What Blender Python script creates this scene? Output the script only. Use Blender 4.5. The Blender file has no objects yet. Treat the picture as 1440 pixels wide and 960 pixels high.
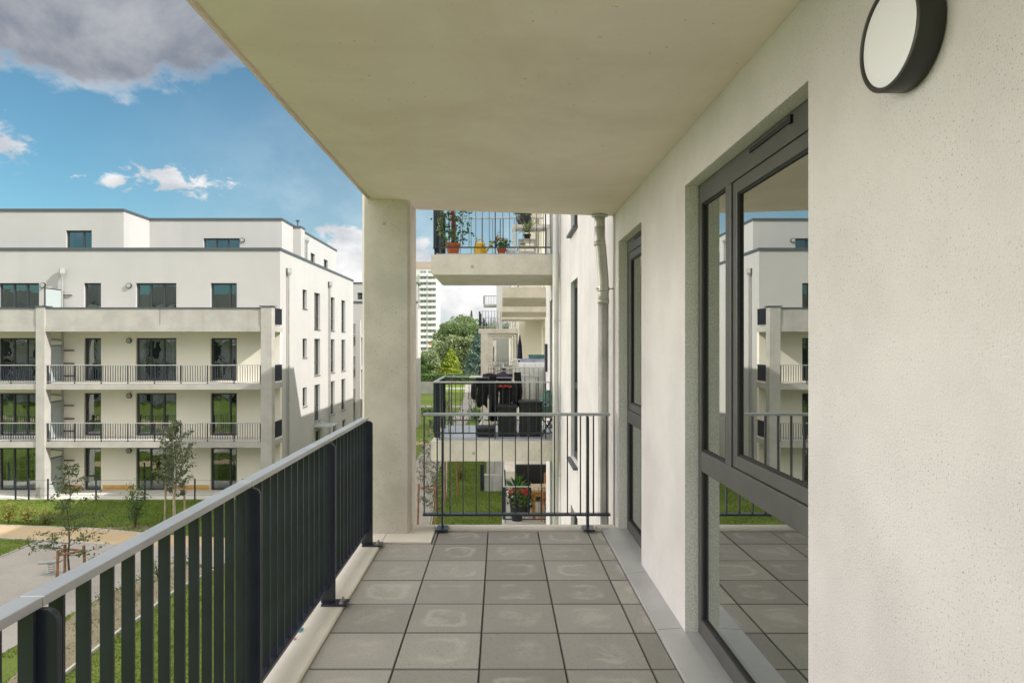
import bpy, math, random
import numpy as np
from mathutils import Vector
random.seed(7)
RNG = np.random.default_rng(11)
SC = bpy.context.scene
COL = SC.collection
R = math.radians
H = 1.487            # eye height above the balcony tiles (z = 0)
GZ = -6.30           # courtyard ground

# ------------------------------------------------------------------ camera
cam = bpy.data.cameras.new('camera'); cam.lens = 24.0; cam.sensor_width = 36.0
cam.shift_x = 0.01146; cam.shift_y = 0.0031
cam.clip_start = 0.05; cam.clip_end = 5000
camo = bpy.data.objects.new('camera', cam); COL.objects.link(camo)
camo.location = (0, 0, H); camo.rotation_euler = (R(90), 0, 0)
SC.camera = camo

# ------------------------------------------------------------------ node helpers
class NT:
    def __init__(s, tree): s.t = tree; s.t.nodes.clear()
    def n(s, typ, **kw):
        nd = s.t.nodes.new(typ)
        for k, v in kw.items():
            if k.startswith('_'): continue
            setattr(nd, k, v)
        return nd
    def l(s, a, b): s.t.links.new(a, b)
    def val(s, sock, v):
        if isinstance(v, bpy.types.NodeSocket): s.l(v, sock)
        else: sock.default_value = v
    def m(s, op, a, b=None, c=None, clamp=False):
        nd = s.n('ShaderNodeMath', operation=op); nd.use_clamp = clamp
        s.val(nd.inputs[0], a)
        if b is not None: s.val(nd.inputs[1], b)
        if c is not None: s.val(nd.inputs[2], c)
        return nd.outputs[0]
    def vm(s, op, a, b=None):
        nd = s.n('ShaderNodeVectorMath', operation=op)
        s.val(nd.inputs[0], a)
        if b is not None: s.val(nd.inputs[1], b)
        return nd.outputs[0]
    def noise(s, vec, scale, detail=3, rough=.55, dist=0):
        nd = s.n('ShaderNodeTexNoise')
        if vec is not None: s.l(vec, nd.inputs['Vector'])
        nd.inputs['Scale'].default_value = scale; nd.inputs['Detail'].default_value = detail
        nd.inputs['Roughness'].default_value = rough; nd.inputs['Distortion'].default_value = dist
        return nd.outputs['Fac']
    def ramp(s, fac, stops):
        nd = s.n('ShaderNodeValToRGB')
        el = nd.color_ramp.elements
        while len(el) < len(stops): el.new(.5)
        for e, (p, c) in zip(el, stops):
            e.position = p; e.color = (c, c, c, 1) if isinstance(c, (int, float)) else (*c, 1)
        s.val(nd.inputs[0], fac); return nd.outputs[0]
    def mix(s, fac, a, b, mode='MIX'):
        nd = s.n('ShaderNodeMix', data_type='RGBA', blend_type=mode)
        s.val(nd.inputs[0], fac)
        for sk, v in ((nd.inputs[6], a), (nd.inputs[7], b)):
            if isinstance(v, tuple): sk.default_value = (*v, 1)
            else: s.l(v, sk)
        return nd.outputs[2]
    def sstep(s, v, lo, hi):
        nd = s.n('ShaderNodeMapRange', interpolation_type='SMOOTHSTEP')
        s.val(nd.inputs['Value'], v)
        nd.inputs['From Min'].default_value = lo; nd.inputs['From Max'].default_value = hi
        return nd.outputs[0]

MATS = {}
def material(name, color=(.5, .5, .5), rough=.6, metal=0., var=.0, vscale=3., bump=0., bscale=80., spec=.5, build=None, spots=0., vcol=None, streak=0.):
    """Plain procedural surface: base colour broken by soft noise, fine bump, optional small pits."""
    m = bpy.data.materials.new(name); m.use_nodes = True
    T = NT(m.node_tree)
    out = T.n('ShaderNodeOutputMaterial'); p = T.n('ShaderNodeBsdfPrincipled')
    T.l(p.outputs[0], out.inputs[0])
    p.inputs['Roughness'].default_value = rough; p.inputs['Metallic'].default_value = metal
    p.inputs['Specular IOR Level'].default_value = spec
    p.inputs['Base Color'].default_value = (*color, 1)
    tc = T.n('ShaderNodeTexCoord').outputs['Object']
    col = None
    if var:
        n1 = T.noise(tc, vscale, 5, .6)
        dark = tuple(c * (1 - var) for c in color) if vcol is None else vcol
        lite = tuple(min(1, c * (1 + var * .6)) for c in color)
        col = T.mix(T.sstep(n1, .3, .7), dark, lite)
    if streak:
        mp = T.n('ShaderNodeMapping'); T.l(tc, mp.inputs[0]); mp.inputs['Scale'].default_value = (1, 1, .08)
        n3 = T.noise(mp.outputs[0], vscale * 2.2, 4, .6)
        col = T.mix(T.m('MULTIPLY', T.sstep(n3, .52, .75), streak), col if col is not None else color, tuple(c * .6 for c in color))
    if spots:
        n2 = T.noise(tc, bscale * 1.05, 2, .5)
        s_ = T.m('MULTIPLY', T.sstep(n2, .62, .70), T.sstep(T.noise(tc, 3.3, 3, .6), .34, .60))
        base = col if col is not None else color
        col = T.mix(T.m('MULTIPLY', s_, spots), base, tuple(c * .30 for c in color))
    if col is not None: T.l(col, p.inputs['Base Color'])
    if bump:
        nb = T.noise(tc, bscale, 4, .6)
        b = T.n('ShaderNodeBump'); b.inputs['Strength'].default_value = min(1, bump); b.inputs['Distance'].default_value = .01 if bump <= 1 else .01 * bump
        T.l(nb, b.inputs['Height']); T.l(b.outputs[0], p.inputs['Normal'])
    if build: build(T, p, tc)
    MATS[name] = m
    return m
M = MATS

material('plaster', (.745, .71, .71), .9, var=.09, vscale=1.6, bump=.8, bscale=170, spots=.7)
material('stucco_reveal', (.90, .865, .79), .9, var=.30, vscale=160, bump=1.0, bscale=150)
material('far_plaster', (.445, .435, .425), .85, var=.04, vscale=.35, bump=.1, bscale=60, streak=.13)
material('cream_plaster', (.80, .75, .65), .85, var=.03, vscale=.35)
material('concrete', (.66, .605, .535), .8, var=.13, vscale=2.9, bump=.2, bscale=60, spots=.4, streak=.06)
material('kerb_concrete', (.72, .675, .60), .8, var=.09, vscale=2.2, bump=.15, bscale=60)
material('pale_concrete', (.40, .385, .36), .8, var=.12, vscale=1.2, bump=.12, bscale=40, streak=.25)
material('anthracite', (.021, .026, .043), .32, spec=.6, var=.22, vscale=6, bump=.05, bscale=300)
material('rail_paint', (.54, .545, .56), .34, metal=.45, var=.08, vscale=5, bump=.04, bscale=300)
material('grey_sheet', (.53, .53, .53), .42, metal=.3, var=.1, vscale=2.5)
material('frame_grey', (.074, .074, .072), .45, var=.12, vscale=5, bump=.04, bscale=250)
material('gasket', (.006, .006, .006), .6)
material('dark_frame', (.035, .04, .045), .45)
material('zinc', (.56, .55, .52), .42, metal=.35, var=.15, vscale=4)
material('white_pipe', (.58, .58, .55), .45, metal=.2, var=.12, vscale=3)
material('steel', (.55, .53, .5), .35, metal=.9)
material('coping_dark', (.07, .08, .09), .5)
material('lamp_white', (.82, .81, .87), .5)
material('tower_window', (.22, .23, .24), .4)
material('lamp_body', (.028, .028, .024), .42)
material('lamp_far', (.36, .36, .36), .6)
material('zinc_far', (.36, .36, .35), .45, metal=.4, var=.1)
material('frosted_glass', (.36, .41, .42), .25)
material('ochre_board', (.56, .34, .11), .8, var=.15, vscale=2)
material('terracotta', (.50, .12, .035), .75, var=.15, vscale=12)
material('yellow_plastic', (.70, .42, .02), .35)
material('white_wood', (.66, .63, .55), .6, var=.1, vscale=10)
material('black_cloth', (.010, .010, .012), .95, var=.4, vscale=9, bump=.5, bscale=30)
material('navy_cloth', (.022, .020, .045), .95, var=.4, vscale=9)
material('red_cloth', (.35, .045, .02), .9, var=.3, vscale=20)
material('white_cloth', (.72, .72, .74), .9, var=.08, vscale=6)
material('lavender_cloth', (.38, .40, .60), .9, var=.25, vscale=6)
material('teal_cloth', (.08, .22, .22), .9, var=.3, vscale=6)
material('white_enamel', (.78, .78, .76), .4)
material('black_plastic', (.018, .020, .022), .5, var=.3, vscale=14)
material('pale_tile', (.50, .53, .58), .5, var=.12, vscale=6)
material('orange_wood', (.52, .23, .055), .5, var=.2, vscale=8)
material('tan_wood', (.56, .44, .28), .55, var=.15, vscale=6)
material('stake_wood', (.27, .155, .085), .8, var=.3, vscale=6, bump=.3, bscale=40)
material('pale_stake', (.42, .33, .22), .8, var=.2, vscale=6)
material('green_bag', (.025, .105, .075), .6, var=.5, vscale=22, vcol=(.16, .26, .22))
material('bark', (.085, .065, .048), .9, var=.35, vscale=12, bump=.4, bscale=40)
material('bark_white', (.62, .60, .55), .85, var=.15, vscale=8)
material('kerb_stone', (.46, .45, .42), .8, var=.15, vscale=2)
material('tower_grey', (.58, .565, .54), .8, var=.05, vscale=.1)
material('tower_cap', (.42, .33, .29), .8)
material('blue_foil', (.08, .35, .48), .4)
material('pink_foil', (.60, .15, .25), .4)
material('stem_red', (.20, .055, .03), .8, var=.3, vscale=20)
material('red_petal', (.62, .012, .03), .6, var=.2, vscale=30)
material('orange_petal', (.70, .22, .01), .6)
material('block_stone', (.47, .46, .44), .8, var=.12, vscale=2)

def glass_mat(name, refl, tint, dark, wav=0.):
    m = bpy.data.materials.new(name); m.use_nodes = True
    T = NT(m.node_tree); out = T.n('ShaderNodeOutputMaterial')
    g = T.n('ShaderNodeBsdfGlossy'); g.inputs['Color'].default_value = (*tint, 1); g.inputs['Roughness'].default_value = 0.0
    d = T.n('ShaderNodeBsdfDiffuse'); d.inputs['Color'].default_value = (*dark, 1)
    fr = T.n('ShaderNodeFresnel'); fr.inputs['IOR'].default_value = 1.6
    fac = T.m('ADD', T.m('MULTIPLY', fr.outputs[0], .8), refl, clamp=True)
    mx = T.n('ShaderNodeMixShader'); T.l(fac, mx.inputs[0]); T.l(d.outputs[0], mx.inputs[1]); T.l(g.outputs[0], mx.inputs[2])
    T.l(mx.outputs[0], out.inputs[0])
    if wav:
        tc = T.n('ShaderNodeTexCoord').outputs['Object']
        b = T.n('ShaderNodeBump'); b.inputs['Strength'].default_value = wav; b.inputs['Distance'].default_value = .02
        T.l(T.noise(tc, .9, 1, .4), b.inputs['Height']); T.l(b.outputs[0], g.inputs['Normal'])
    MATS[name] = m
glass_mat('glass_near', .50, (.93, .95, .92), (.012, .012, .010), .02)
def clear_glass(name, refl, tint, wav):
    m = bpy.data.materials.new(name); m.use_nodes = True
    T = NT(m.node_tree); out = T.n('ShaderNodeOutputMaterial')
    g = T.n('ShaderNodeBsdfGlossy'); g.inputs['Color'].default_value = (.92, .95, .95, 1); g.inputs['Roughness'].default_value = 0.0
    t = T.n('ShaderNodeBsdfTransparent'); t.inputs['Color'].default_value = (*tint, 1)
    fr = T.n('ShaderNodeFresnel'); fr.inputs['IOR'].default_value = 1.5
    mx = T.n('ShaderNodeMixShader'); T.l(T.m('ADD', fr.outputs[0], refl, clamp=True), mx.inputs[0]); T.l(t.outputs[0], mx.inputs[1]); T.l(g.outputs[0], mx.inputs[2])
    T.l(mx.outputs[0], out.inputs[0])
    tc = T.n('ShaderNodeTexCoord').outputs['Object']
    b = T.n('ShaderNodeBump'); b.inputs['Strength'].default_value = wav; b.inputs['Distance'].default_value = .02
    T.l(T.noise(tc, 1.3, 2, .5), b.inputs['Height']); T.l(b.outputs[0], g.inputs['Normal'])
    MATS[name] = m
clear_glass('glass_far', .17, (.62, .68, .66), .22)

def leaf_mat(name, c1, c2, trans=.25):
    m = bpy.data.materials.new(name); m.use_nodes = True
    T = NT(m.node_tree); out = T.n('ShaderNodeOutputMaterial')
    p = T.n('ShaderNodeBsdfPrincipled'); p.inputs['Roughness'].default_value = .6; p.inputs['Specular IOR Level'].default_value = .25
    ri = T.n('ShaderNodeNewGeometry').outputs['Random Per Island']
    col = T.mix(ri, c1, c2)
    T.l(col, p.inputs['Base Color'])
    t = T.n('ShaderNodeBsdfTranslucent'); T.l(col, t.inputs['Color'])
    mx = T.n('ShaderNodeMixShader'); mx.inputs[0].default_value = trans
    T.l(p.outputs[0], mx.inputs[1]); T.l(t.outputs[0], mx.inputs[2]); T.l(mx.outputs[0], out.inputs[0])
    MATS[name] = m
leaf_mat('leaf_young', (0.045, 0.08, 0.028), (0.13, 0.17, 0.065))
leaf_mat('leaf_silver', (.07, .095, .045), (.20, .22, .13))
leaf_mat('leaf_yellow', (.12, .15, .03), (.26, .22, .05))
leaf_mat('leaf_shrub', (0.05, 0.11, 0.03), (0.13, 0.2, 0.06))
leaf_mat('leaf_wood', (0.095, 0.15, 0.055), (0.26, 0.33, 0.15))
leaf_mat('leaf_olive', (0.14, 0.185, 0.08), (0.31, 0.36, 0.19))
leaf_mat('leaf_lime', (0.19, 0.26, 0.025), (0.4, 0.45, 0.08))
leaf_mat('leaf_spruce', (0.08, 0.14, 0.12), (0.19, 0.27, 0.23))
leaf_mat('leaf_pot', (.035, .11, .02), (.12, .24, .05))
leaf_mat('leaf_pale', (.16, .22, .09), (.34, .38, .2))
leaf_mat('blade', (.105, .165, .024), (.20, .255, .055), .35)

# soffit: cast concrete, warm, with soft patches and faint formwork streaks
def soffit(T, p, tc):
    a = T.noise(tc, 1.3, 6, .62, .9)
    b = T.noise(tc, 3.2, 6, .66, .5)
    mp = T.n('ShaderNodeMapping'); T.l(tc, mp.inputs[0]); mp.inputs['Scale'].default_value = (.35, 3.2, 1)
    c = T.noise(mp.outputs[0], 1.6, 4, .6)
    col = T.mix(T.sstep(a, .3, .72), (.84, .72, .645), (.92, .81, .75))
    col = T.mix(T.m('MULTIPLY', T.sstep(b, .45, .75), .35), col, (.94, .86, .81))
    col = T.mix(T.m('MULTIPLY', T.sstep(c, .5, .8), .3), col, (.80, .665, .575))
    pit = T.sstep(T.noise(tc, 38, 2, .5), .735, .76)
    col = T.mix(T.m('MULTIPLY', pit, .6), col, (.35, .30, .22))
    T.l(col, p.inputs['Base Color'])
    bp = T.n('ShaderNodeBump'); bp.inputs['Strength'].default_value = .12; bp.inputs['Distance'].default_value = .01
    T.l(T.noise(tc, 22, 5, .6), bp.inputs['Height']); T.l(bp.outputs[0], p.inputs['Normal'])
material('soffit', (.55, .5, .4), .85, build=soffit)

# concrete paving slabs: one tone per slab, pale hollow drying marks, fine grain
def tiles(T, p, tc):
    ri = T.n('ShaderNodeNewGeometry').outputs['Random Per Island']
    uv = T.n('ShaderNodeUVMap').outputs[0]
    sep = T.n('ShaderNodeSeparateXYZ'); T.l(uv, sep.inputs[0])
    rnd = T.n('ShaderNodeCombineXYZ')
    T.l(T.m('MULTIPLY', ri, 37.), rnd.inputs[2])
    v = T.vm('ADD', tc, rnd.outputs[0])
    n = T.noise(v, 6.5, 4, .6)
    base = T.mix(ri, (.285, .274, .248), (.435, .418, .38))
    base = T.mix(T.m('MULTIPLY', T.sstep(T.noise(v, 2.2, 3, .6), .35, .7), .35), base, (.30, .288, .258))
    du = T.m('ABSOLUTE', T.m('SUBTRACT', sep.outputs[0], .5)); dv = T.m('ABSOLUTE', T.m('SUBTRACT', sep.outputs[1], .5))
    d = T.m('ADD', T.m('POWER', T.m('ADD', T.m('POWER', du, 4.), T.m('POWER', dv, 4.)), .25), T.m('MULTIPLY', T.m('SUBTRACT', n, .5), .34))
    ring = T.m('SUBTRACT', 1., T.sstep(T.m('ABSOLUTE', T.m('SUBTRACT', d, .27)), .0, .085))
    patch = T.sstep(T.noise(v, 3.1, 2, .5), .44, .64)
    ring = T.m('MULTIPLY', T.m('MULTIPLY', ring, patch), .42)
    col = T.mix(ring, base, (.62, .60, .56))
    smear = T.m('MULTIPLY', T.m('SUBTRACT', 1., T.sstep(d, .12, .36)), T.sstep(T.noise(v, 4.2, 4, .65, .8), .42, .66))
    col = T.mix(T.m('MULTIPLY', smear, .45), col, (.58, .56, .515))
    mp = T.n('ShaderNodeMapping'); T.l(v, mp.inputs[0]); mp.inputs['Scale'].default_value = (1.5, 9, 1); mp.inputs['Rotation'].default_value = (0, 0, .5)
    col = T.mix(T.m('MULTIPLY', T.sstep(T.noise(mp.outputs[0], 5, 3, .6), .62, .8), .35), col, (.38, .37, .34))
    col = T.mix(T.m('MULTIPLY', T.sstep(T.noise(v, 90, 2, .5), .5, .75), .3), col, (.14, .133, .115))
    # dirt gathered in the joints (the slabs' edge faces carry uv 0, 0)
    edge = T.m('MULTIPLY', T.m('LESS_THAN', sep.outputs[0], .0005), T.m('LESS_THAN', sep.outputs[1], .0005))
    col = T.mix(T.m('MULTIPLY', edge, .58), col, (.045, .042, .036))
    T.l(col, p.inputs['Base Color'])
    bp = T.n('ShaderNodeBump'); bp.inputs['Strength'].default_value = .15; bp.inputs['Distance'].default_value = .006
    T.l(T.noise(tc, 140, 3, .6), bp.inputs['Height']); T.l(bp.outputs[0], p.inputs['Normal'])
material('tiles', (.25, .24, .21), .62, build=tiles, spec=.35)

def lawn(T, p, tc):
    a = T.noise(tc, .22, 4, .6); b = T.noise(tc, 3.5, 4, .7); c = T.noise(tc, 28, 2, .6)
    col = T.mix(T.sstep(a, .3, .7), (.095, .15, .022), (.165, .215, .045))
    col = T.mix(T.m('MULTIPLY', T.sstep(b, .5, .75), .55), col, (.21, .19, .075))
    col = T.mix(T.m('MULTIPLY', T.sstep(c, .45, .7), .5), col, (.055, .10, .012))
    T.l(col, p.inputs['Base Color'])
    bp = T.n('ShaderNodeBump'); bp.inputs['Strength'].default_value = .8; bp.inputs['Distance'].default_value = .06
    T.l(T.noise(tc, 18, 4, .7), bp.inputs['Height']); T.l(bp.outputs[0], p.inputs['Normal'])
material('lawn', (.1, .18, .03), .9, build=lawn, spec=.15)
def gravelly(c1, c2, c3):
    def f(T, p, tc):
        col = T.mix(T.sstep(T.noise(tc, .5, 5, .6), .3, .7), c1, c2)
        col = T.mix(T.m('MULTIPLY', T.sstep(T.noise(tc, 22, 3, .7), .5, .7), .45), col, c3)
        T.l(col, p.inputs['Base Color'])
        bp = T.n('ShaderNodeBump'); bp.inputs['Strength'].default_value = .4; bp.inputs['Distance'].default_value = .02
        T.l(T.noise(tc, 40, 3, .6), bp.inputs['Height']); T.l(bp.outputs[0], p.inputs['Normal'])
    return f
material('gravel', (.4, .38, .35), .9, build=gravelly((.27, .25, .228), (.33, .308, .282), (.20, .186, .168)), spec=.2)
material('sand', (.45, .35, .22), .9, build=gravelly((.36, .275, .17), (.43, .335, .215), (.28, .21, .125)), spec=.2)
material('soil', (.2, .16, .11), .95, build=gravelly((.20, .165, .115), (.29, .25, .185), (.11, .13, .05)), spec=.2)
material('light_paving', (.62, .60, .55), .85, var=.08, vscale=1.5)
material('curtain', (.55, .55, .53), .9, var=.1, vscale=2)
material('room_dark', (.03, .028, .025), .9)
material('membrane', (.02, .02, .018), .95)
material('terrace_paving', (.40, .39, .37), .85, var=.12, vscale=1.5)

# ------------------------------------------------------------------ mesh helpers
ORG = {}
class MB:
    def __init__(s): s.v = []; s.f = []; s.uv = None
    def face(s, pts):
        b = len(s.v); s.v += [tuple(p) for p in pts]; s.f.append(tuple(range(b, b + len(pts)))); return s
    def box(s, x0, x1, y0, y1, z0, z1):
        x0, x1 = min(x0, x1), max(x0, x1); y0, y1 = min(y0, y1), max(y0, y1); z0, z1 = min(z0, z1), max(z0, z1)
        b = len(s.v)
        s.v += [(x0, y0, z0), (x1, y0, z0), (x1, y1, z0), (x0, y1, z0), (x0, y0, z1), (x1, y0, z1), (x1, y1, z1), (x0, y1, z1)]
        s.f += [tuple(b + i for i in q) for q in ((3, 2, 1, 0), (4, 5, 6, 7), (0, 1, 5, 4), (1, 2, 6, 5), (2, 3, 7, 6), (3, 0, 4, 7))]
        return s
    def prism(s, poly, axis, a0, a1):
        """poly: (p, q) points; axis 'x' -> (a,p,q), 'y' -> (p,a,q), 'z' -> (p,q,a)"""
        n = len(poly); b = len(s.v)
        mk = {'x': lambda p, q, a: (a, p, q), 'y': lambda p, q, a: (p, a, q), 'z': lambda p, q, a: (p, q, a)}[axis]
        s.v += [mk(p, q, a0) for p, q in poly] + [mk(p, q, a1) for p, q in poly]
        s.f += [tuple(range(b + n - 1, b - 1, -1)), tuple(range(b + n, b + 2 * n))]
        s.f += [(b + i, b + (i + 1) % n, b + n + (i + 1) % n, b + n + i) for i in range(n)]
        return s
    def tube(s, pts, r, n=8, cap=True):
        pts = [Vector(p) for p in pts]; k = len(pts)
        rs = r if isinstance(r, (list, tuple)) else [r] * k
        b = len(s.v); up = None
        for i, p in enumerate(pts):
            t = (pts[min(i + 1, k - 1)] - pts[max(i - 1, 0)]).normalized()
            if up is None:
                up = Vector((0, 0, 1)) if abs(t.z) < .9 else Vector((1, 0, 0))
            u = (up - t * up.dot(t)).normalized(); up = u; w = t.cross(u)
            for j in range(n):
                a = 2 * math.pi * j / n
                s.v.append(tuple(p + (u * math.cos(a) + w * math.sin(a)) * rs[i]))
        for i in range(k - 1):
            for j in range(n):
                a = b + i * n + j; c = b + i * n + (j + 1) % n
                s.f.append((a, c, c + n, a + n))
        if cap:
            s.f.append(tuple(b + j for j in range(n - 1, -1, -1))); s.f.append(tuple(b + (k - 1) * n + j for j in range(n)))
        return s
    def lathe(s, c, prof, n=20):
        """prof: (radius, z) from bottom to top round a vertical axis at c"""
        b = len(s.v); k = len(prof)
        for r_, z in prof:
            for j in range(n):
                a = 2 * math.pi * j / n; s.v.append((c[0] + r_ * math.cos(a), c[1] + r_ * math.sin(a), c[2] + z))
        for i in range(k - 1):
            for j in range(n):
                a = b + i * n + j; q = b + i * n + (j + 1) % n
                s.f.append((a, q, q + n, a + n))
        s.f.append(tuple(b + j for j in range(n - 1, -1, -1))); s.f.append(tuple(b + (k - 1) * n + j for j in range(n)))
        return s
    def bar(s, p, q, w, d):
        """a rectangular stick from p to q"""
        p, q = Vector(p), Vector(q); t = (q - p).normalized()
        up = Vector((0, 1, 0)) if abs(t.y) < .9 else Vector((1, 0, 0))
        u = t.cross(up).normalized(); w_ = t.cross(u)
        b = len(s.v)
        for c in (p, q):
            for a, e in ((-1, -1), (1, -1), (1, 1), (-1, 1)):
                s.v.append(tuple(c + u * (a * w / 2) + w_ * (e * d / 2)))
        s.f += [tuple(b + i for i in f) for f in ((3, 2, 1, 0), (4, 5, 6, 7), (0, 1, 5, 4), (1, 2, 6, 5), (2, 3, 7, 6), (3, 0, 4, 7))]
        return s
    def build(s, name, mat, parent=None, bevel=0., smooth=False, loc=None, seg=2):
        org = ORG[parent.name] if parent is not None else Vector(loc or (0, 0, 0))
        me = bpy.data.meshes.new(name)
        me.from_pydata([(x - org.x, y - org.y, z - org.z) for x, y, z in s.v], [], s.f); me.update()
        if s.uv is not None:
            l = me.uv_layers.new(name='UVMap'); l.data.foreach_set('uv', np.array(s.uv, dtype=np.float32).ravel())
        me.materials.append(M[mat] if isinstance(mat, str) else mat)
        o = bpy.data.objects.new(name, me); COL.objects.link(o)
        if parent is not None: o.parent = parent
        else: o.location = org
        ORG[o.name] = org
        if bevel:
            md = o.modifiers.new('bevel', 'BEVEL'); md.width = bevel; md.segments = seg; md.limit_method = 'ANGLE'; md.angle_limit = R(40)
        if smooth:
            for pl in me.polygons: pl.use_smooth = True
        return o

def bx(*a): return MB().box(*a)
def thing(name, label, cat, loc=(0, 0, 0), group=None):
    o = bpy.data.objects.new(name, None); COL.objects.link(o); o.location = loc; o.empty_display_size = .2
    ORG[o.name] = Vector(loc); o['label'] = label; o['category'] = cat
    if group: o['group'] = group
    return o
def tag(o, label, cat, group=None):
    o['label'] = label; o['category'] = cat
    if group: o['group'] = group
    return o
def struct(o, kind='structure'):
    o['kind'] = kind; return o
def dup(root, loc, rz=0., label=None, group=None, scale=1.):
    def cp(o, parent):
        c = o.copy(); COL.objects.link(c); ORG[c.name] = Vector(loc)
        if parent is not None: c.parent = parent
        for ch in o.children: cp(ch, c)
        return c
    r = cp(root, None); r.location = loc; r.rotation_euler = (0, 0, rz); r.scale = (scale,) * 3
    if label: r['label'] = label
    if group: r['group'] = group
    return r
def rot2(x, y, a): return x * math.cos(a) - y * math.sin(a), x * math.sin(a) + y * math.cos(a)

def wall(mp, u0, u1, v0, v1, th, holes=()):
    """A wall of thickness th in (u along, v up, w inward) with rectangular openings."""
    us = sorted({u0, u1, *[h[i] for h in holes for i in (0, 1)]}); vs = sorted({v0, v1, *[h[i] for h in holes for i in (2, 3)]})
    us = [u for u in us if u0 <= u <= u1]; vs = [v for v in vs if v0 <= v <= v1]
    mb = MB()
    def solid(i, j):
        if i < 0 or j < 0 or i >= len(us) - 1 or j >= len(vs) - 1: return False
        cu, cv = (us[i] + us[i + 1]) / 2, (vs[j] + vs[j + 1]) / 2
        return not any(h[0] < cu < h[1] and h[2] < cv < h[3] for h in holes)
    def q(*p): mb.face([mp(*a) for a in p])
    for i in range(len(us) - 1):
        for j in range(len(vs) - 1):
            if not solid(i, j): continue
            a, b, c, d = us[i], us[i + 1], vs[j], vs[j + 1]
            q((a, c, 0), (b, c, 0), (b, d, 0), (a, d, 0)); q((a, d, th), (b, d, th), (b, c, th), (a, c, th))
            if not solid(i - 1, j): q((a, c, 0), (a, d, 0), (a, d, th), (a, c, th))
            if not solid(i + 1, j): q((b, c, th), (b, d, th), (b, d, 0), (b, c, 0))
            if not solid(i, j - 1): q((a, c, th), (b, c, th), (b, c, 0), (a, c, 0))
            if not solid(i, j + 1): q((a, d, 0), (b, d, 0), (b, d, th), (a, d, th))
    return mb

def mbox(mb, mp, u0, u1, v0, v1, w0, w1):
    a = mp(u0, v0, w0); b = mp(u1, v1, w1); mb.box(a[0], b[0], a[1], b[1], a[2], b[2])

def window(root, mp, u0, u1, v0, v1, muls=(), trans=None, fr=.075, w0=.10, mat='dark_frame', glass='glass_far', sill=False, name='window', curtain=None):
    f = MB(); d = .07
    mbox(f, mp, u0, u0 + fr, v0, v1, w0, w0 + d); mbox(f, mp, u1 - fr, u1, v0, v1, w0, w0 + d)
    xs = [u0 + fr]; 
    for m_ in muls: xs += [m_ - fr / 2, m_ + fr / 2]
    xs.append(u1 - fr)
    for m_ in muls: mbox(f, mp, m_ - fr / 2, m_ + fr / 2, v0, v1, w0 + .002, w0 + d)
    panes = []
    for k in range(0, len(xs), 2):
        a, b = xs[k], xs[k + 1]
        mbox(f, mp, a, b, v1 - fr, v1, w0 + .004, w0 + d); mbox(f, mp, a, b, v0, v0 + fr, w0 + .004, w0 + d)
        if trans is not None:
            mbox(f, mp, a, b, trans - fr / 2, trans + fr / 2, w0 + .004, w0 + d)
            panes += [(a, b, v0 + fr, trans - fr / 2), (a, b, trans + fr / 2, v1 - fr)]
        else: panes.append((a, b, v0 + fr, v1 - fr))
    o = f.build(name, mat, root)
    g = MB()
    for a, b, c, e in panes:
        t1, t2 = random.uniform(-.006, .006), random.uniform(-.006, .006)
        k = [(a - .004, c - .004, -t1 - t2), (b + .004, c - .004, t1 - t2), (b + .004, e + .004, t1 + t2), (a - .004, e + .004, t2 - t1)]
        fr_ = [mp(u, v, w0 + .042 + t) for u, v, t in k]; bk = [mp(u, v, w0 + .054 + t) for u, v, t in k]
        g.face(fr_); g.face(bk[::-1])
        for i in range(4): j = (i + 1) % 4; g.face([fr_[j], fr_[i], bk[i], bk[j]])
    g.build('pane', glass, o)
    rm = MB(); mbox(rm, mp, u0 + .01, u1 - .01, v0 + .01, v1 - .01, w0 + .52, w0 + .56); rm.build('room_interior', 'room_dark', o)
    if curtain:
        cb = MB(); k = 0
        for cu0, cu1 in curtain:
            n = max(4, int((cu1 - cu0) / .05)); W_ = u1 - u0
            pts = [(u0 + fr + (W_ - 2 * fr) * (cu0 + (cu1 - cu0) * i / n), w0 + .17 + .03 * math.sin(i * 2.1)) for i in range(n + 1)]
            for (a, wa), (b, wb) in zip(pts, pts[1:]): cb.face([mp(a, v0 + .06, wa), mp(b, v0 + .06, wb), mp(b, v1 - .06, wb), mp(a, v1 - .06, wa)])
        cb.build('curtain', 'curtain', o)
    if sill:
        s_ = MB(); mbox(s_, mp, u0 - .03, u1 + .03, v0 - .035, v0 - .004, -.055, w0 + .01); s_.build('sill', 'coping_dark', o)
    return o

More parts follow.
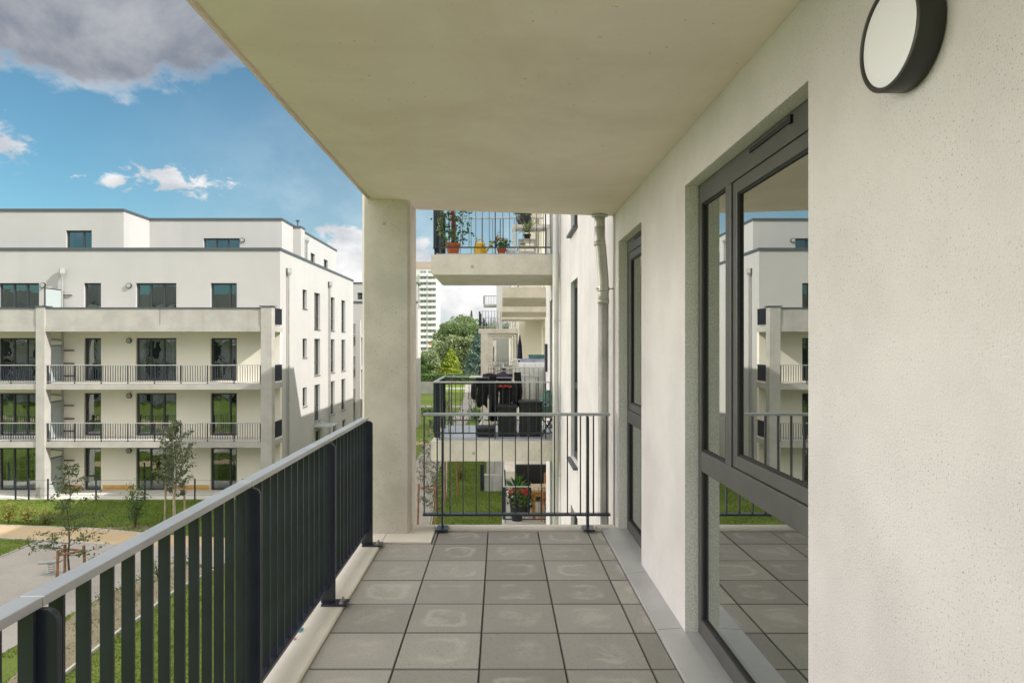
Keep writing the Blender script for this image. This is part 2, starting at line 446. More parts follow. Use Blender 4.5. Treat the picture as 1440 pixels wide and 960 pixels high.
def rail_run(root, axis, c, a0, a1, z0, ins, pitch=.1, posts=(), zt=.951, first=None, hand=.026, gaps=(), bars_as='bar', plates=True, bw=.0165, boff=0.):
    """One straight run of flat-bar railing at constant x (axis 'y') or constant y (axis 'x'); ins = +1/-1 towards the balcony."""
    def b_(mb, s0, s1, c0, c1, zz0, zz1):
        if axis == 'y': mb.box(c0, c1, s0, s1, zz0, zz1)
        else: mb.box(s0, s1, c0, c1, zz0, zz1)
        return mb
    cuts = [a0, *gaps, a1]
    for i in range(len(cuts) - 1):
        b_(MB(), cuts[i] + (.002 if i else 0), cuts[i + 1] - (.002 if i < len(cuts) - 2 else 0), c - hand, c + hand, z0 + zt - .022, z0 + zt).build('handrail', 'rail_paint', root, bevel=.002)
    b_(MB(), a0, a1, c - .030, c + .030, z0 + .108, z0 + .124).build('bottom_rail', 'anthracite', root)
    proto = None; a = first if first is not None else a0 + pitch * .6
    shared = MB()
    while a < a1 - .01:
        if not any(abs(a - p) < .022 for p in posts):
            if bars_as == 'bar':
                if proto is None:
                    proto = b_(MB(), a - .004, a + .004, c - bw + boff, c + bw + boff, z0 + .124, z0 + zt - .022).build('bar', 'anthracite', root); pa = a
                else:
                    o = proto.copy(); COL.objects.link(o); o.parent = root
                    o.location = (0, a - pa, 0) if axis == 'y' else (a - pa, 0, 0); ORG[o.name] = ORG[root.name]
            else: b_(shared, a - .006, a + .006, c - .021, c + .021, z0 + .124, z0 + zt - .022)
        a += pitch
    if bars_as != 'bar': shared.build('railing_bars', 'anthracite', root)
    for p in posts:
        lo, hi = z0 + .022, z0 + zt - .024
        i0 = c - ins * .02; i1 = c + ins * .062; r = .028
        prof = [(i0, lo), (i1, lo)] + [(i1 - ins * (r - r * math.cos(t)), hi - r + r * math.sin(t)) for t in [k * math.pi / 12 for k in range(7)]] + [(i0, hi)]
        prof = [(q, z) for q, z in prof]
        o = MB().prism(prof, 'y' if axis == 'y' else 'x', p - .008, p + .008).build('post', 'anthracite', root, bevel=.0025)
        if plates:
            b_(MB(), p - .045, p + .045, c - ins * .01, c + ins * .135, z0 + .014, z0 + .026).build('base_plate', 'anthracite', o, bevel=.002)
            for e in (-.026, .026):
                x, y = (c + ins * .1, p + e) if axis == 'y' else (p + e * 2.2, c + ins * .1)
                MB().lathe((x, y, z0 + .026), [(.014, 0), (.014, .003), (.009, .003), (.009, .012), (.005, .012), (.005, .02)], 8).build('bolt', 'steel', o)

# leaf clouds ------------------------------------------------------
def leaf_mesh(name, centres, size, mat, parent=None, loc=None, flat=0., spread=.35, aspect=.55):
    c = np.asarray(centres, dtype=np.float64); n = len(c)
    org = np.array(ORG[parent.name] if parent is not None else (loc or (0, 0, 0)))
    a = RNG.normal(size=(n, 3)); a[:, 2] *= (1 - flat); a /= np.linalg.norm(a, axis=1, keepdims=True)
    b = RNG.normal(size=(n, 3)); b -= a * (a * b).sum(1, keepdims=True); b /= np.linalg.norm(b, axis=1, keepdims=True)
    s = size * (1 + spread * RNG.uniform(-1, 1, size=(n, 1)))
    nn = np.cross(a, b) * s * .12
    v = np.stack([c - a * s * .5, c + b * s * aspect * .5 + nn, c + a * s * .5, c - b * s * aspect * .5 + nn], 1).reshape(-1, 3) - org
    me = bpy.data.meshes.new(name)
    me.vertices.add(n * 4); me.vertices.foreach_set('co', v.ravel())
    me.loops.add(n * 4); me.loops.foreach_set('vertex_index', np.arange(n * 4, dtype=np.int32))
    me.polygons.add(n); me.polygons.foreach_set('loop_start', np.arange(0, n * 4, 4, dtype=np.int32))
    me.update(calc_edges=True); me.validate()
    me.materials.append(M[mat])
    o = bpy.data.objects.new(name, me); COL.objects.link(o)
    if parent is not None: o.parent = parent
    else: o.location = org
    ORG[o.name] = Vector(org)
    return o

def young_tree(name, label, cat, loc, h, spread, z_first, nb, leaves_per, lsize, mat, r0=.04, up=.25, trunk_mat='bark', group=None, cone=True, wig=.03):
    t = thing(name, label, cat, loc, group)
    x0, y0, z0 = loc
    mb = MB(); pts = [Vector((x0 + random.uniform(-wig, wig) * i / 3, y0 + random.uniform(-wig, wig) * i / 3, z0 - .05 + (h + .05) * i / 8)) for i in range(9)]
    mb.tube(pts, [r0 * (1 - .88 * i / 8) for i in range(9)], 7)
    cs = []
    for k in range(nb):
        f = (k + random.random() * .6) / nb
        zz = z0 + z_first + (h - z_first) * f
        s = min(7.999, (zz - z0 + .05) / (h + .05) * 8); base = pts[int(s)].lerp(pts[int(s) + 1], s - int(s))
        az = k * 2.39996 + random.uniform(-.4, .4)
        L = spread * ((1 - .82 * f) if cone else (math.sin(math.pi * min(.98, .18 + .8 * f)) ** .8)) * random.uniform(.7, 1.1)
        d = Vector((math.cos(az), math.sin(az), up + random.uniform(-.15, .25)))
        bp = [base + d * (L * q / 4) + Vector((random.uniform(-1, 1), random.uniform(-1, 1), random.uniform(-.6, .5))) * .05 * q * L for q in range(5)]
        mb.tube(bp, [max(.004, r0 * .32 * (1 - f * .5) * (1 - .8 * q / 4)) for q in range(5)], 4)
        twig = [bp]
        for q in (1, 2, 3):
            for sd in (-1, 1):
                e = d.cross(Vector((0, 0, 1))).normalized() * sd + d * .7 + Vector((0, 0, random.uniform(-.2, .4)))
                l2 = L * random.uniform(.2, .42); tp = [bp[q], bp[q] + e * l2 * .5, bp[q] + e * l2]
                mb.tube(tp, [.006, .004, .003], 3, False); twig.append(tp)
        n = max(3, int(leaves_per * (L / spread + .25)))
        for _ in range(n):
            tp = random.choice(twig); q = random.randrange(len(tp) - 1) if tp is not bp else random.choice((1, 2, 3, 3))
            p = tp[q].lerp(tp[q + 1], random.random())
            cs.append(p + Vector((random.gauss(0, 1), random.gauss(0, 1), random.gauss(0, 1))) * lsize * .55)
    for _ in range(leaves_per): cs.append(pts[8] + Vector((random.gauss(0, .05), random.gauss(0, .05), random.uniform(-.35, .05))))
    mb.build('trunk', trunk_mat, t, smooth=True)
    leaf_mesh('crown', [tuple(p) for p in cs], lsize, mat, t)
    return t

def big_tree(name, label, cat, loc, h, w, mat, n=5200, ls=.5, trunk_h=.3, cone=False, group=None, lumps=16):
    t = thing(name, label, cat, loc, group); x0, y0, z0 = loc
    mb = MB(); r = h * .018
    mb.tube([(x0, y0, z0 - .2), (x0 + .1, y0, z0 + h * .3), (x0, y0 + .1, z0 + h * .75)], [r, r * .8, r * .25], 8)
    for k in range(7):
        a = k * 2.4; q = h * random.uniform(.3, .6); mb.tube([(x0, y0, z0 + q), (x0 + math.cos(a) * w * .3, y0 + math.sin(a) * w * .3, z0 + q + h * .15)], [r * .4, r * .12], 5)
    mb.build('trunk', 'bark', t, smooth=True)
    P = []
    if cone:
        f = RNG.uniform(0, 1, n) ** 1.35; a = RNG.uniform(0, 2 * np.pi, n)
        lobes = 1 + .24 * np.sin(a * 4 + f * 8) * np.sin(f * 17 + a) + .12 * np.sin(f * 46 + a * 2)
        rr = (1 - f) ** .72 * w / 2 * np.sqrt(RNG.uniform(.35, 1, n)) * lobes
        P = np.stack([x0 + rr * np.cos(a), y0 + rr * np.sin(a), z0 + h * .04 + f * h * .97], 1)
    else:
        per = n // lumps; out = []
        for k in range(lumps):
            fz = random.uniform(trunk_h, .92); rad = w / 2 * math.sin(math.pi * min(.97, .12 + .80 * (fz - trunk_h) / (1 - trunk_h)))
            a = k * 2.4 + random.uniform(-.5, .5); q = rad * random.uniform(.35, .85)
            c = np.array([x0 + q * math.cos(a), y0 + q * math.sin(a), z0 + fz * h]); s = w * random.uniform(.13, .24)
            d = RNG.normal(size=(per, 3)); d /= np.linalg.norm(d, axis=1, keepdims=True)
            out.append(c + d * (RNG.uniform(.55, 1.08, (per, 1)) ** .6) * np.array([s, s, s * .8]))
        P = np.concatenate(out)
    leaf_mesh('crown', P, ls, mat, t, aspect=.8)
    return t
# ================================================================== the block we stand on
XW = .94                        # face of the long wall
home = thing('apartment_building', 'cream plastered block carrying the tiled balcony, with the big grey window and round lamp', 'apartment building', (XW, 0, GZ))
mpW = lambda u, v, w: (XW + w, u, v)
ZT = 9.8
W1 = (2.08, 3.478, .022, 2.297); W2 = (4.546, 5.43, .022, 2.31); W3 = (8.30, 9.10, .0, 2.31)
holes = [W1, W2] + [(W3[0], W3[1], W3[2] + k, W3[3] + k) for k in (-2.94, 0, 2.94)] + [(12.15, 12.95, .05 + k, 2.31 + k) for k in (-2.94, 0, 2.94)]
wall(mpW, -4, 14.0, GZ - .3, ZT, .30, holes).build('wall', 'plaster', home)
MB().box(XW + .3, 12.0, -4.0, 34.2, ZT - .25, ZT).build('roof', 'coping_dark', home)
MB().box(XW + .3, 12, 33.9, 34.2, GZ, ZT - .26).box(XW + .3, 12, -4, -3.7, GZ, ZT - .26).box(11.7, 12, -3.69, 33.89, GZ, ZT - .26).box(XW + .002, 2.05, 13.7, 13.998, GZ, ZT - .26).build('end_wall', 'cream_plaster', home)
mpR = lambda u, v, w: (2.05 + w, u, v)
rh = [(a, a + 1.0, .05 + k, 2.3 + k) for a in (17.6, 19.2, 25.0, 27.4, 31.5) for k in (-2.94, 0, 2.94)]
wall(mpR, 14.0, 34.2, GZ - .3, ZT - .26, .30, rh).build('recessed_wall', 'cream_plaster', home)
for a, b, c, d in rh: window(home, mpR, a, b, c, d, (), None, .08)
# rough render inside the two near window reveals: thin skins a few mm proud of the wall's cut faces
for (a, b, c, d) in (W1, W2):
    r_ = MB(); t = .004
    r_.box(XW + .0005, XW + .072, b - t, b - .0002, c, d - .0002).box(XW + .0005, XW + .072, a + .0002, b - t, d - t, d - .0002).box(XW + .0005, XW + .072, a + .0002, a + t, c, d - t)
    r_.build('reveal', 'stucco_reveal', home)

def near_window(name, a, b, c, d, tr, split):
    """anthracite-brown aluminium window: outer frame, transom, optional mullion, one opening sash above, fixed glass below"""
    w0 = .068; f = MB(); e = b
    mbox(f, mpW, a, a + .065, c, d, w0, w0 + .075); mbox(f, mpW, b - .050, b, c, d, w0, w0 + .075)
    mbox(f, mpW, a + .065, b - .050, d - .105, d, w0, w0 + .075)
    mbox(f, mpW, a + .065, b - .050, c, c + .085, w0, w0 + .075)
    mbox(f, mpW, a + .065, b - .050, tr - .05, tr + .05, w0 - .003, w0 + .075)
    s0, s1 = a + .065, b - .065
    if split:
        mbox(f, mpW, split, split + .075, tr + .05, d - .105, w0 - .003, w0 + .075); s1 = split
    o = f.build(name, 'frame_grey', home, bevel=.004)
    s = MB(); z0, z1 = tr + .052, d - .107; k = .055
    mbox(s, mpW, s0 + .002, s0 + k, z0, z1, w0 + .004, w0 + .075); mbox(s, mpW, s1 - k, s1 - .002, z0, z1, w0 + .004, w0 + .075)
    mbox(s, mpW, s0 + k, s1 - k, z0, z0 + k, w0 + .004, w0 + .075); mbox(s, mpW, s0 + k, s1 - k, z1 - k, z1, w0 + .004, w0 + .075)
    s.build('sash', 'frame_grey', o, bevel=.004)
    panes = [(s0 + k, s1 - k, z0 + k, z1 - k), (a + .065, b - .050, c + .085, tr - .05)]
    if split: panes.append((split + .075, b - .050, tr + .05, d - .105))
    g = MB(); q = MB()
    for (p0, p1, q0, q1) in panes:
        mbox(g, mpW, p0, p1, q0, q1, w0 + .020, w0 + .032)
        t = .008
        for r_ in ((p0, p0 + t, q0, q1), (p1 - t, p1, q0, q1), (p0 + t, p1 - t, q0, q0 + t), (p0 + t, p1 - t, q1 - t, q1)):
            mbox(q, mpW, *r_, w0 + .012, w0 + .0195)
    g.build('pane', 'glass_near', o); q.build('gasket', 'gasket', o)
    v = MB()
    m_ = (s0 + s1) / 2; L = .19 if split else .13
    mbox(v, mpW, m_ - L, m_ + L, d - .040, d - .022, w0 - .007, w0 + .001)
    mbox(v, mpW, m_ - L - .02, m_ - L, d - .047, d - .017, w0 - .011, w0 + .001)
    v.build('trickle_vent', 'gasket', o, bevel=.002)
    return o
near_window('window', *W1, .905, 2.975)
near_window('window', *W2, .925, None)
for k in (-2.94, 0, 2.94):
    window(home, mpW, W3[0], W3[1], W3[2] + k, W3[3] + k, (), .95 + k, .085, .045, sill=True)
    window(home, mpW, 12.15, 12.95, .05 + k, 2.31 + k, (), .95 + k, .085, .045, sill=True)

# balcony slabs (ours): the soffit falls slightly towards the wall
Y0, Y1 = -1.1, 5.70
zL, zR = H + 1.137, H + 1.072
prof = [(-1.045, zL + .006), (-1.040, zL), (-1.033, zL), (-1.032, zL + .024), (-1.006, zL + .024), (-1.004, zL), (XW - .001, zR), (XW - .001, 2.90), (-1.045, 2.90)]
MB().prism(prof, 'y', Y0, Y1).build('balcony_slab', 'soffit', home)
MB().prism([(-1.045, -.33), (XW - .001, -.33), (XW - .001, -.032), (-.883, -.032), (-.883, .008), (-.891, .014), (-1.037, .014), (-1.045, .006)], 'y', Y0, 5.46).build('balcony_slab', 'kerb_concrete', home)
e = MB(); e.box(-1.045, XW - .001, 5.461, 5.60, -.33, .014); e.box(-.8825, -.518, 5.105, 5.4605, -.0315, .0135)
e.build('balcony_kerb', 'kerb_concrete', home, bevel=.005)
c = .018
pp = [(-1.08 + c, 5.33), (-.708 - c, 5.33), (-.708, 5.33 + c), (-.708, 5.76 - c), (-.708 - c, 5.76), (-1.08 + c, 5.76), (-1.08, 5.76 - c), (-1.08, 5.33 + c)]
MB().prism(pp, 'z', GZ - .2, 6.0).build('pillar', 'concrete', home)
# formwork plug and its recess ring on the pillar's face
MB().tube([(-.905, 5.327, 2.43), (-.905, 5.345, 2.43)], .014, 14).build('formwork_plug', 'pale_concrete', home)
# light grey cover sheets between paving and wall
for a, b in ((-1.1, 1.248), (1.254, 3.514), (3.520, 4.380), (4.386, 5.46)):
    MB().prism([(.812, -.03), (.815, -.03), (.8155, .018), (XW - .002, .026), (XW - .002, .029), (.8125, .021)], 'y', a, b).build('threshold_sheet', 'grey_sheet', home)
for (a, b) in ((2.085, 3.473), (4.551, 5.425)):
    MB().box(XW - .0015, XW + .075, a, b, .0235, .0285).build('threshold_sheet', 'grey_sheet', home)

# floor: 40 cm concrete slabs with open joints
TB = MB(); TB.uv = []
def tile(x0, x1, y0, y1):
    g = .0021; h = .0034; x0 += g; x1 -= g; y0 += h; y1 -= h; c = .004
    dz = random.uniform(-.0012, .0012)
    b = len(TB.v)
    TB.v += [(x0, y0, -.035), (x1, y0, -.035), (x1, y1, -.035), (x0, y1, -.035), (x0, y0, -c), (x1, y0, -c), (x1, y1, -c), (x0, y1, -c),
             (x0 + c, y0 + c, dz), (x1 - c, y0 + c, dz), (x1 - c, y1 - c, dz), (x0 + c, y1 - c, dz)]
    for i in range(4):
        j = (i + 1) % 4
        for q in ((b + i, b + j, b + 4 + j, b + 4 + i), (b + 4 + i, b + 4 + j, b + 8 + j, b + 8 + i)):
            TB.f.append(q); TB.uv += [(0, 0)] * 4
    TB.f.append((b + 8, b + 9, b + 10, b + 11))
    fx, fy = (x1 - x0) / .391, (y1 - y0) / .391
    TB.uv += [(0, 0), (fx, 0), (fx, fy), (0, fy)]
px = [-.883, -.4915, -.0965, .2985, .6935, .811]; P_ = .3938
yrow = [5.100 - P_ * k for k in range(17)]
for i in range(5):
    for k in range(16): tile(px[i], px[i + 1], yrow[k + 1], yrow[k])
for i in range(1, 5): tile(px[i], px[i + 1], 5.100, 5.459)
tile(-.516, -.4915, 5.104, 5.459)
MB().box(-.8828, .8115, Y0, 5.4595, -.0318, -.0285).build('joint_bed', 'membrane', home)
fl = TB.build('balcony_floor', 'tiles'); struct(fl)
fl['label'] = 'grey concrete paving slabs covering the balcony'

# neighbours' balconies on the same wall
def slab(y0, y1, zt, x0, x1, zb=.30, mat='concrete'):
    MB().prism([(x0, zt - zb + .02), (x0 + .03, zt - zb), (x1, zt - zb), (x1, zt), (x0, zt)], 'y', y0, y1).build('balcony_slab', mat, home)
for zt in (-2.98, -.035, 2.905):
    slab(10.77, 12.75, zt, -1.09, XW - .001, .315)
    MB().box(-1.02, XW - .002, 10.86, 12.68, zt + .0005, zt + .03).build('balcony_paving', 'pale_tile', home)
for y0, y1 in ((16.8, 20.8), (24.0, 28.6), (31.2, 33.8)):
    for zt in (-2.96, -.03, 2.90): slab(y0, y1, zt, .05, 2.049, .26)
slab(-1.1, 5.7, 5.85, -1.045, XW - .001)
for x in (.30, 1.2, 1.75):       # formwork plugs on the neighbours' slab edges
    pass
for zt, x in ((-.035, -.42), (2.905, -.44)):
    MB().tube([(x, 10.766, zt - .19), (x, 10.78, zt - .19)], .028, 12).build('formwork_plug', 'pale_concrete', home)
# the concrete bracket and chamfer under the lower neighbour slab, at the pipe
# small dark ventilation box on the end return
MB().box(XW - .05, XW - .001, 13.55, 13.75, .95, 1.5).build('vent_box', 'dark_frame', home)

# ------------------------------------------------------------------ railings of the near balcony
rl = thing('balcony_railing', 'long dark flat-bar railing with broad pale handrail along the open side of tiled balcony', 'railing', (-1.0, 1.5, 0), 'balcony railings')
PY = (-.97, .24, 1.455, 2.675, 3.885, 5.02)
rail_run(rl, 'y', -1.0, -1.05, 5.05, 0, 1, .0976, PY, .951, first=-1.01, gaps=PY[:-1], boff=.008)
re_ = thing('balcony_railing', 'short dark railing of thin upright bars closing the far end of the tiled balcony', 'railing', (0, 5.52, 0), 'balcony railings')
rail_run(re_, 'x', 5.525, -.625, .888, 0, -1, .1053, (-.463, .704), .935, first=-.615, hand=.024)

# downpipes
def downpipe(name, label, x, y, ztop, zbot, r, mat, offs=.0, brackets=()):
    t = thing(name, label, 'downpipe', (x, y, zbot), 'downpipes on the near wall')
    if offs:
        p = MB().tube([(x - offs, y, ztop), (x - offs, y, ztop - .16)], r * .98, 16).tube([(x - offs, y, ztop - .10), (x - offs, y, ztop - .20), (x - offs * .7, y, ztop - .27), (x, y, ztop - .55), (x, y, ztop - .66), (x, y, ztop - .72)], r, 16)
        p.tube([(x, y, ztop - .70), (x, y, zbot)], r * .97, 16).build('pipe', mat, t, smooth=False)
        MB().tube([(x - offs, y, ztop - .004), (x - offs, y, ztop - .016)], r * 1.5, 20).build('ceiling_collar', mat, t)
        k = MB(); k.tube([(x - offs, y, ztop - .22), (x - offs, y, ztop - .255)], r * 1.09, 16).tube([(x, y, ztop - .60), (x, y, ztop - .635)], r * 1.09, 16).tube([(x, y, ztop - .70), (x, y, ztop - .735)], r * 1.09, 16); k.build('socket', mat, t)
    else: MB().tube([(x, y, ztop), (x, y, zbot)], r, 16).build('pipe', mat, t)
    for o in t.children:
        for pl in o.data.polygons: pl.use_smooth = len(pl.vertices) == 4
    for z in brackets:
        b = MB(); b.tube([(x, y, z - .012), (x, y, z + .012)], r * 1.12, 16); b.tube([(x + r, y, z), (XW + .005, y, z)], .006, 6); b.tube([(x - r * 1.1, y - .02, z), (x - r * 1.35, y - .02, z)], .008, 6)
        b.build('bracket', 'steel', t)
    return t
downpipe('downpipe', 'galvanised rain pipe with kinked top, dropping from the concrete ceiling at the short railing', .856, 5.665, zR + .003, GZ, .045, 'zinc', .03, (1.95, -.8))
downpipe('downpipe', 'straight white rain pipe standing where the neighbouring balconies meet the wall', .862, 10.66, 7.5, GZ, .048, 'white_pipe', 0, (1.86, -.55, 3.6))

# wall lamp
lt = thing('wall_lamp', 'round dark wall lamp with white diffuser on the plastered wall by the big window', 'wall lamp', (XW, 1.554, 2.19))
r, d, cy, cz = .121, .060, 1.554, 2.187
N = 64; hb = MB()
def ring(rr, x): return [(x, cy + rr * math.cos(2 * math.pi * i / N), cz + rr * math.sin(2 * math.pi * i / N)) for i in range(N)]
def loft(mb, rings):
    b = len(mb.v)
    for q in rings: mb.v += q
    for k in range(len(rings) - 1):
        for i in range(N):
            j = (i + 1) % N; mb.f.append((b + k * N + i, b + k * N + j, b + (k + 1) * N + j, b + (k + 1) * N + i))
loft(hb, [ring(r - .003, XW - .001), ring(r, XW - .004), ring(r, XW - d + .003), ring(r - .003, XW - d), ring(r - .010, XW - d), ring(r - .012, XW - d + .004), ring(r - .012, XW - d + .02)])
o = hb.build('housing', 'lamp_body', lt, smooth=True)
db = MB(); loft(db, [ring(r - .0125, XW - d + .015), ring(r - .0125, XW - d + .005), ring(r - .03, XW - d + .002)]); db.f.append(tuple(range(2 * N, 3 * N)))
db.build('diffuser', 'lamp_white', lt)

# crumpled foil litter under the railing
def litter(loc, mat, label, s):
    mb = MB(); n = 26
    pts = [Vector((random.gauss(0, 1), random.gauss(0, 1), abs(random.gauss(0, .7)))).normalized() * s * random.uniform(.5, 1) for _ in range(n)]
    import bmesh
    bm = bmesh.new(); 
    for p in pts: bm.verts.new((p.x * .5, p.y * 1.5, p.z * .55))
    bmesh.ops.convex_hull(bm, input=bm.verts)
    me = bpy.data.meshes.new('wrapper'); bm.to_mesh(me); bm.free(); me.materials.append(M[mat])
    o = bpy.data.objects.new('wrapper', me); COL.objects.link(o); o.location = loc; tag(o, label, 'litter')
litter((-1.028, 3.52, .014), 'blue_foil', 'crumpled blue wrapper lying on the kerb under the long railing', .022)
litter((-1.028, 3.42, .014), 'pink_foil', 'small crumpled pink wrapper under the long railing, next to the blue one', .014)

# ------------------------------------------------------------------ neighbours' railings and belongings
def nb_rail(label, z0, xr=.80, grp='balcony railings'):
    t = thing('balcony_railing', label, 'railing', (-.1, 11.7, z0), grp)
    rail_run(t, 'x', 10.83, -1.06, xr, z0, 1, .107, (-.96, -.08, .72), .935, first=-1.03, hand=.022, plates=False, bw=.018)
    rail_run(t, 'y', -1.04, 10.86, 12.66, z0, 1, .1, (10.98, 12.2), .935, hand=.022, plates=False, bw=.03)
    rail_run(t, 'x', 12.68, -1.06, xr, z0, -1, .2, (-.9, .0, .7), .935, hand=.022, plates=False, bw=.018)
nb_rail('dark railing round the neighbouring balcony at our own level, with washing drying behind it', -.03)
nb_rail('dark railing of the balcony one floor up, with potted plants behind it', 2.91)

def pot(t, c, r0, r1, h, mat, rim=True):
    MB().lathe(c, [(r0, 0), (r1 * .97, h * .8), (r1 * .97, h * .8), (r1 * 1.08, h * .8), (r1 * 1.1, h), (r1 * .95, h), (r1 * .9, h * .88)], 24).build('pot', mat, t)
def plant_leaves(t, name, cs, s, mat, flat=0.): leaf_mesh(name, cs, s, mat, t, flat=flat)

ZU = 2.935; YU = 11.15
c = (-.77, YU, ZU)
t = thing('potted_climber', 'climbing plant with red flowers on a brown stake in an orange terracotta pot', 'potted plant', c)
pot(t, c, .085, .115, .20, 'terracotta')
MB().tube([(c[0], YU, ZU + .15), (c[0] + .01, YU, ZU + .5), (c[0] - .02, YU, ZU + 1.1)], [.028, .030, .02], 8).build('stem', 'stem_red', t)
P = [(c[0] + random.gauss(.05, .15), YU + random.gauss(0, .1), ZU + random.uniform(.2, .95)) for _ in range(260)]
P += [(c[0] - .14 + random.gauss(0, .05), YU + .05 + random.gauss(0, .08), ZU + random.uniform(.1, .9)) for _ in range(90)]
plant_leaves(t, 'foliage', P, .07, 'leaf_pot')
fb = [(c[0] + random.gauss(-.01, .035), YU + random.gauss(-.03, .03), ZU + random.uniform(.25, .8)) for _ in range(18)]
plant_leaves(t, 'flower', fb, .04, 'red_petal')

c = (-.33, YU, ZU)
t = thing('watering_can', 'yellow plastic watering can standing on the upper balcony beside the orange pot', 'watering can', c)
MB().lathe(c, [(.095, 0), (.105, .02), (.085, .19), (.06, .215), (.055, .215)], 24).build('body', 'yellow_plastic', t)
MB().tube([(c[0] + .08, YU, ZU + .05), (c[0] + .16, YU, ZU + .15), (c[0] + .20, YU, ZU + .24)], [.022, .016, .013], 10).build('spout', 'yellow_plastic', t)
MB().tube([(c[0] - .095 * math.cos(a) * 1.0, YU, ZU + .10 + .17 * math.sin(a)) for a in [k * math.pi / 10 - .5 for k in range(10)]], .010, 8).build('handle', 'yellow_plastic', t)

c = (.02, YU - .05, ZU)
t = thing('flower_pot', 'small terracotta pot of orange blossoms between the watering can and the white crate', 'potted plant', c)
pot(t, c, .05, .072, .11, 'terracotta')
plant_leaves(t, 'foliage', [(c[0] + random.gauss(0, .08), c[1] + random.gauss(0, .06), ZU + .14 + abs(random.gauss(0, .07))) for _ in range(120)], .06, 'leaf_pot')
plant_leaves(t, 'blossom', [(c[0] - .04 + random.gauss(0, .035), c[1], ZU + .25 + random.gauss(0, .03)) for _ in range(26)], .05, 'orange_petal')

c = (.17, YU, ZU)
t = thing('bowl', 'pale round plastic bowl beside the white crate on the upper balcony', 'bowl', c)
MB().lathe(c, [(.05, 0), (.08, .06), (.085, .10), (.075, .10), (.05, .03)], 20).build('shell', 'lamp_white', t)

c = (.44, YU, ZU)
t = thing('wooden_crate', 'white painted slatted crate carrying a spiky palm', 'crate', c)
for sx in (-.13, .13):
    MB().box(c[0] + sx - .014, c[0] + sx + .014, YU - .11, YU + .11, ZU, ZU + .24).build('side_board', 'white_wood', t)
for z in (.015, .10, .19):
    MB().box(c[0] - .115, c[0] + .115, YU - .112, YU - .098, ZU + z, ZU + z + .05).build('slat', 'white_wood', t)
MB().box(c[0] - .15, c[0] + .15, YU - .125, YU + .125, ZU + .241, ZU + .26).build('top', 'white_wood', t)
c2 = (c[0], YU, ZU + .262)
t = thing('yucca_palm', 'spiky variegated palm in a small dark pot on the white crate', 'potted plant', c2)
pot(t, c2, .045, .06, .09, 'black_plastic')
mb = MB()
for k in range(38):
    a = k * 2.4; el = random.uniform(.1, 1.35); L = random.uniform(.2, .36)
    d = Vector((math.cos(a) * math.cos(el), math.sin(a) * math.cos(el), math.sin(el))); s = d.cross(Vector((0, 0, 1))).normalized() * .011
    b0 = Vector(c2) + Vector((0, 0, .12)); m_ = b0 + d * L * .55; e = b0 + d * L - Vector((0, 0, .06 * (1.3 - el)))
    mb.face([b0 - s, b0 + s, m_ + s * 1.2, m_ - s * 1.2]); mb.face([m_ - s * 1.2, m_ + s * 1.2, e])
mb.build('foliage', 'leaf_pale', t)

c = (.55, 12.3, ZU)
t = thing('side_table', 'low pale side table behind the palm on the upper balcony', 'side table', c)
MB().box(.22, .88, 12.1, 12.5, ZU + .62, ZU + .68).build('top', 'white_wood', t)
for x in (.25, .85):
    for y in (12.13, 12.47): MB().box(x - .02, x + .02, y - .02, y + .02, ZU, ZU + .619).build('leg', 'white_wood', t)
c = (.42, 12.25, ZU + .682)
t = thing('dark_pot', 'round dark planter on the pale side table', 'planter', c)
MB().lathe(c, [(.09, 0), (.13, .10), (.13, .17), (.11, .17), (.10, .1)], 20).build('bowl', 'black_plastic', t)
plant_leaves(t, 'foliage', [(c[0] + random.gauss(0, .08), c[1] + random.gauss(0, .06), c[2] + .2 + abs(random.gauss(0, .08))) for _ in range(90)], .08, 'leaf_shrub')

# thin vine spilling over the upper railing's corner
t = thing('trailing_vine', 'thin pale vine hanging over the corner of the upper railing', 'plant', (-1.0, 10.75, 3.3))
mb = MB().tube([(-.98, 10.80, 3.86), (-.99, 10.77, 3.6), (-.97, 10.76, 3.40), (-.95, 10.76, 3.22)], .006, 5); mb.build('stem', 'leaf_pot', t)
plant_leaves(t, 'foliage', [(-.97 + random.gauss(0, .02), 10.75, 3.25 + random.uniform(-.05, .22)) for _ in range(22)] + [(-.95 + random.gauss(0, .05), 10.76, 3.75 + random.gauss(0, .06)) for _ in range(14)], .06, 'leaf_pale')

# our-level neighbour: storage boxes, washing, bag
ZN = .0
def storage_box(label, x0, x1, y0, y1, h, ribs):
    t = thing('storage_box', label, 'storage box', ((x0 + x1) / 2, (y0 + y1) / 2, ZN), 'black storage boxes')
    b = MB(); b.box(x0 + .01, x1 - .01, y0 + .01, y1 - .01, ZN, ZN + h - .05)
    for k in range(ribs):
        z = ZN + .03 + (h - .12) * k / max(1, ribs - 1); b.box(x0 + .002, x1 - .002, y0 + .002, y1 - .002, z, z + .022)
    b.build('body', 'black_plastic', t)
    MB().box(x0 - .012, x1 + .012, y0 - .012, y1 + .012, ZN + h - .049, ZN + h).build('lid', 'black_plastic', t, bevel=.012)
storage_box('lower of the two tall black ribbed boxes, directly beneath the hanging laundry', -.04, .27, 11.05, 11.45, .50, 9)
storage_box('taller black ribbed box with a thick lid, beside the green bag', .31, .68, 11.05, 11.5, .57, 9)
storage_box('flat black box lying on the pale floor tiles under the washing', -.38, -.09, 11.0, 11.4, .15, 2)

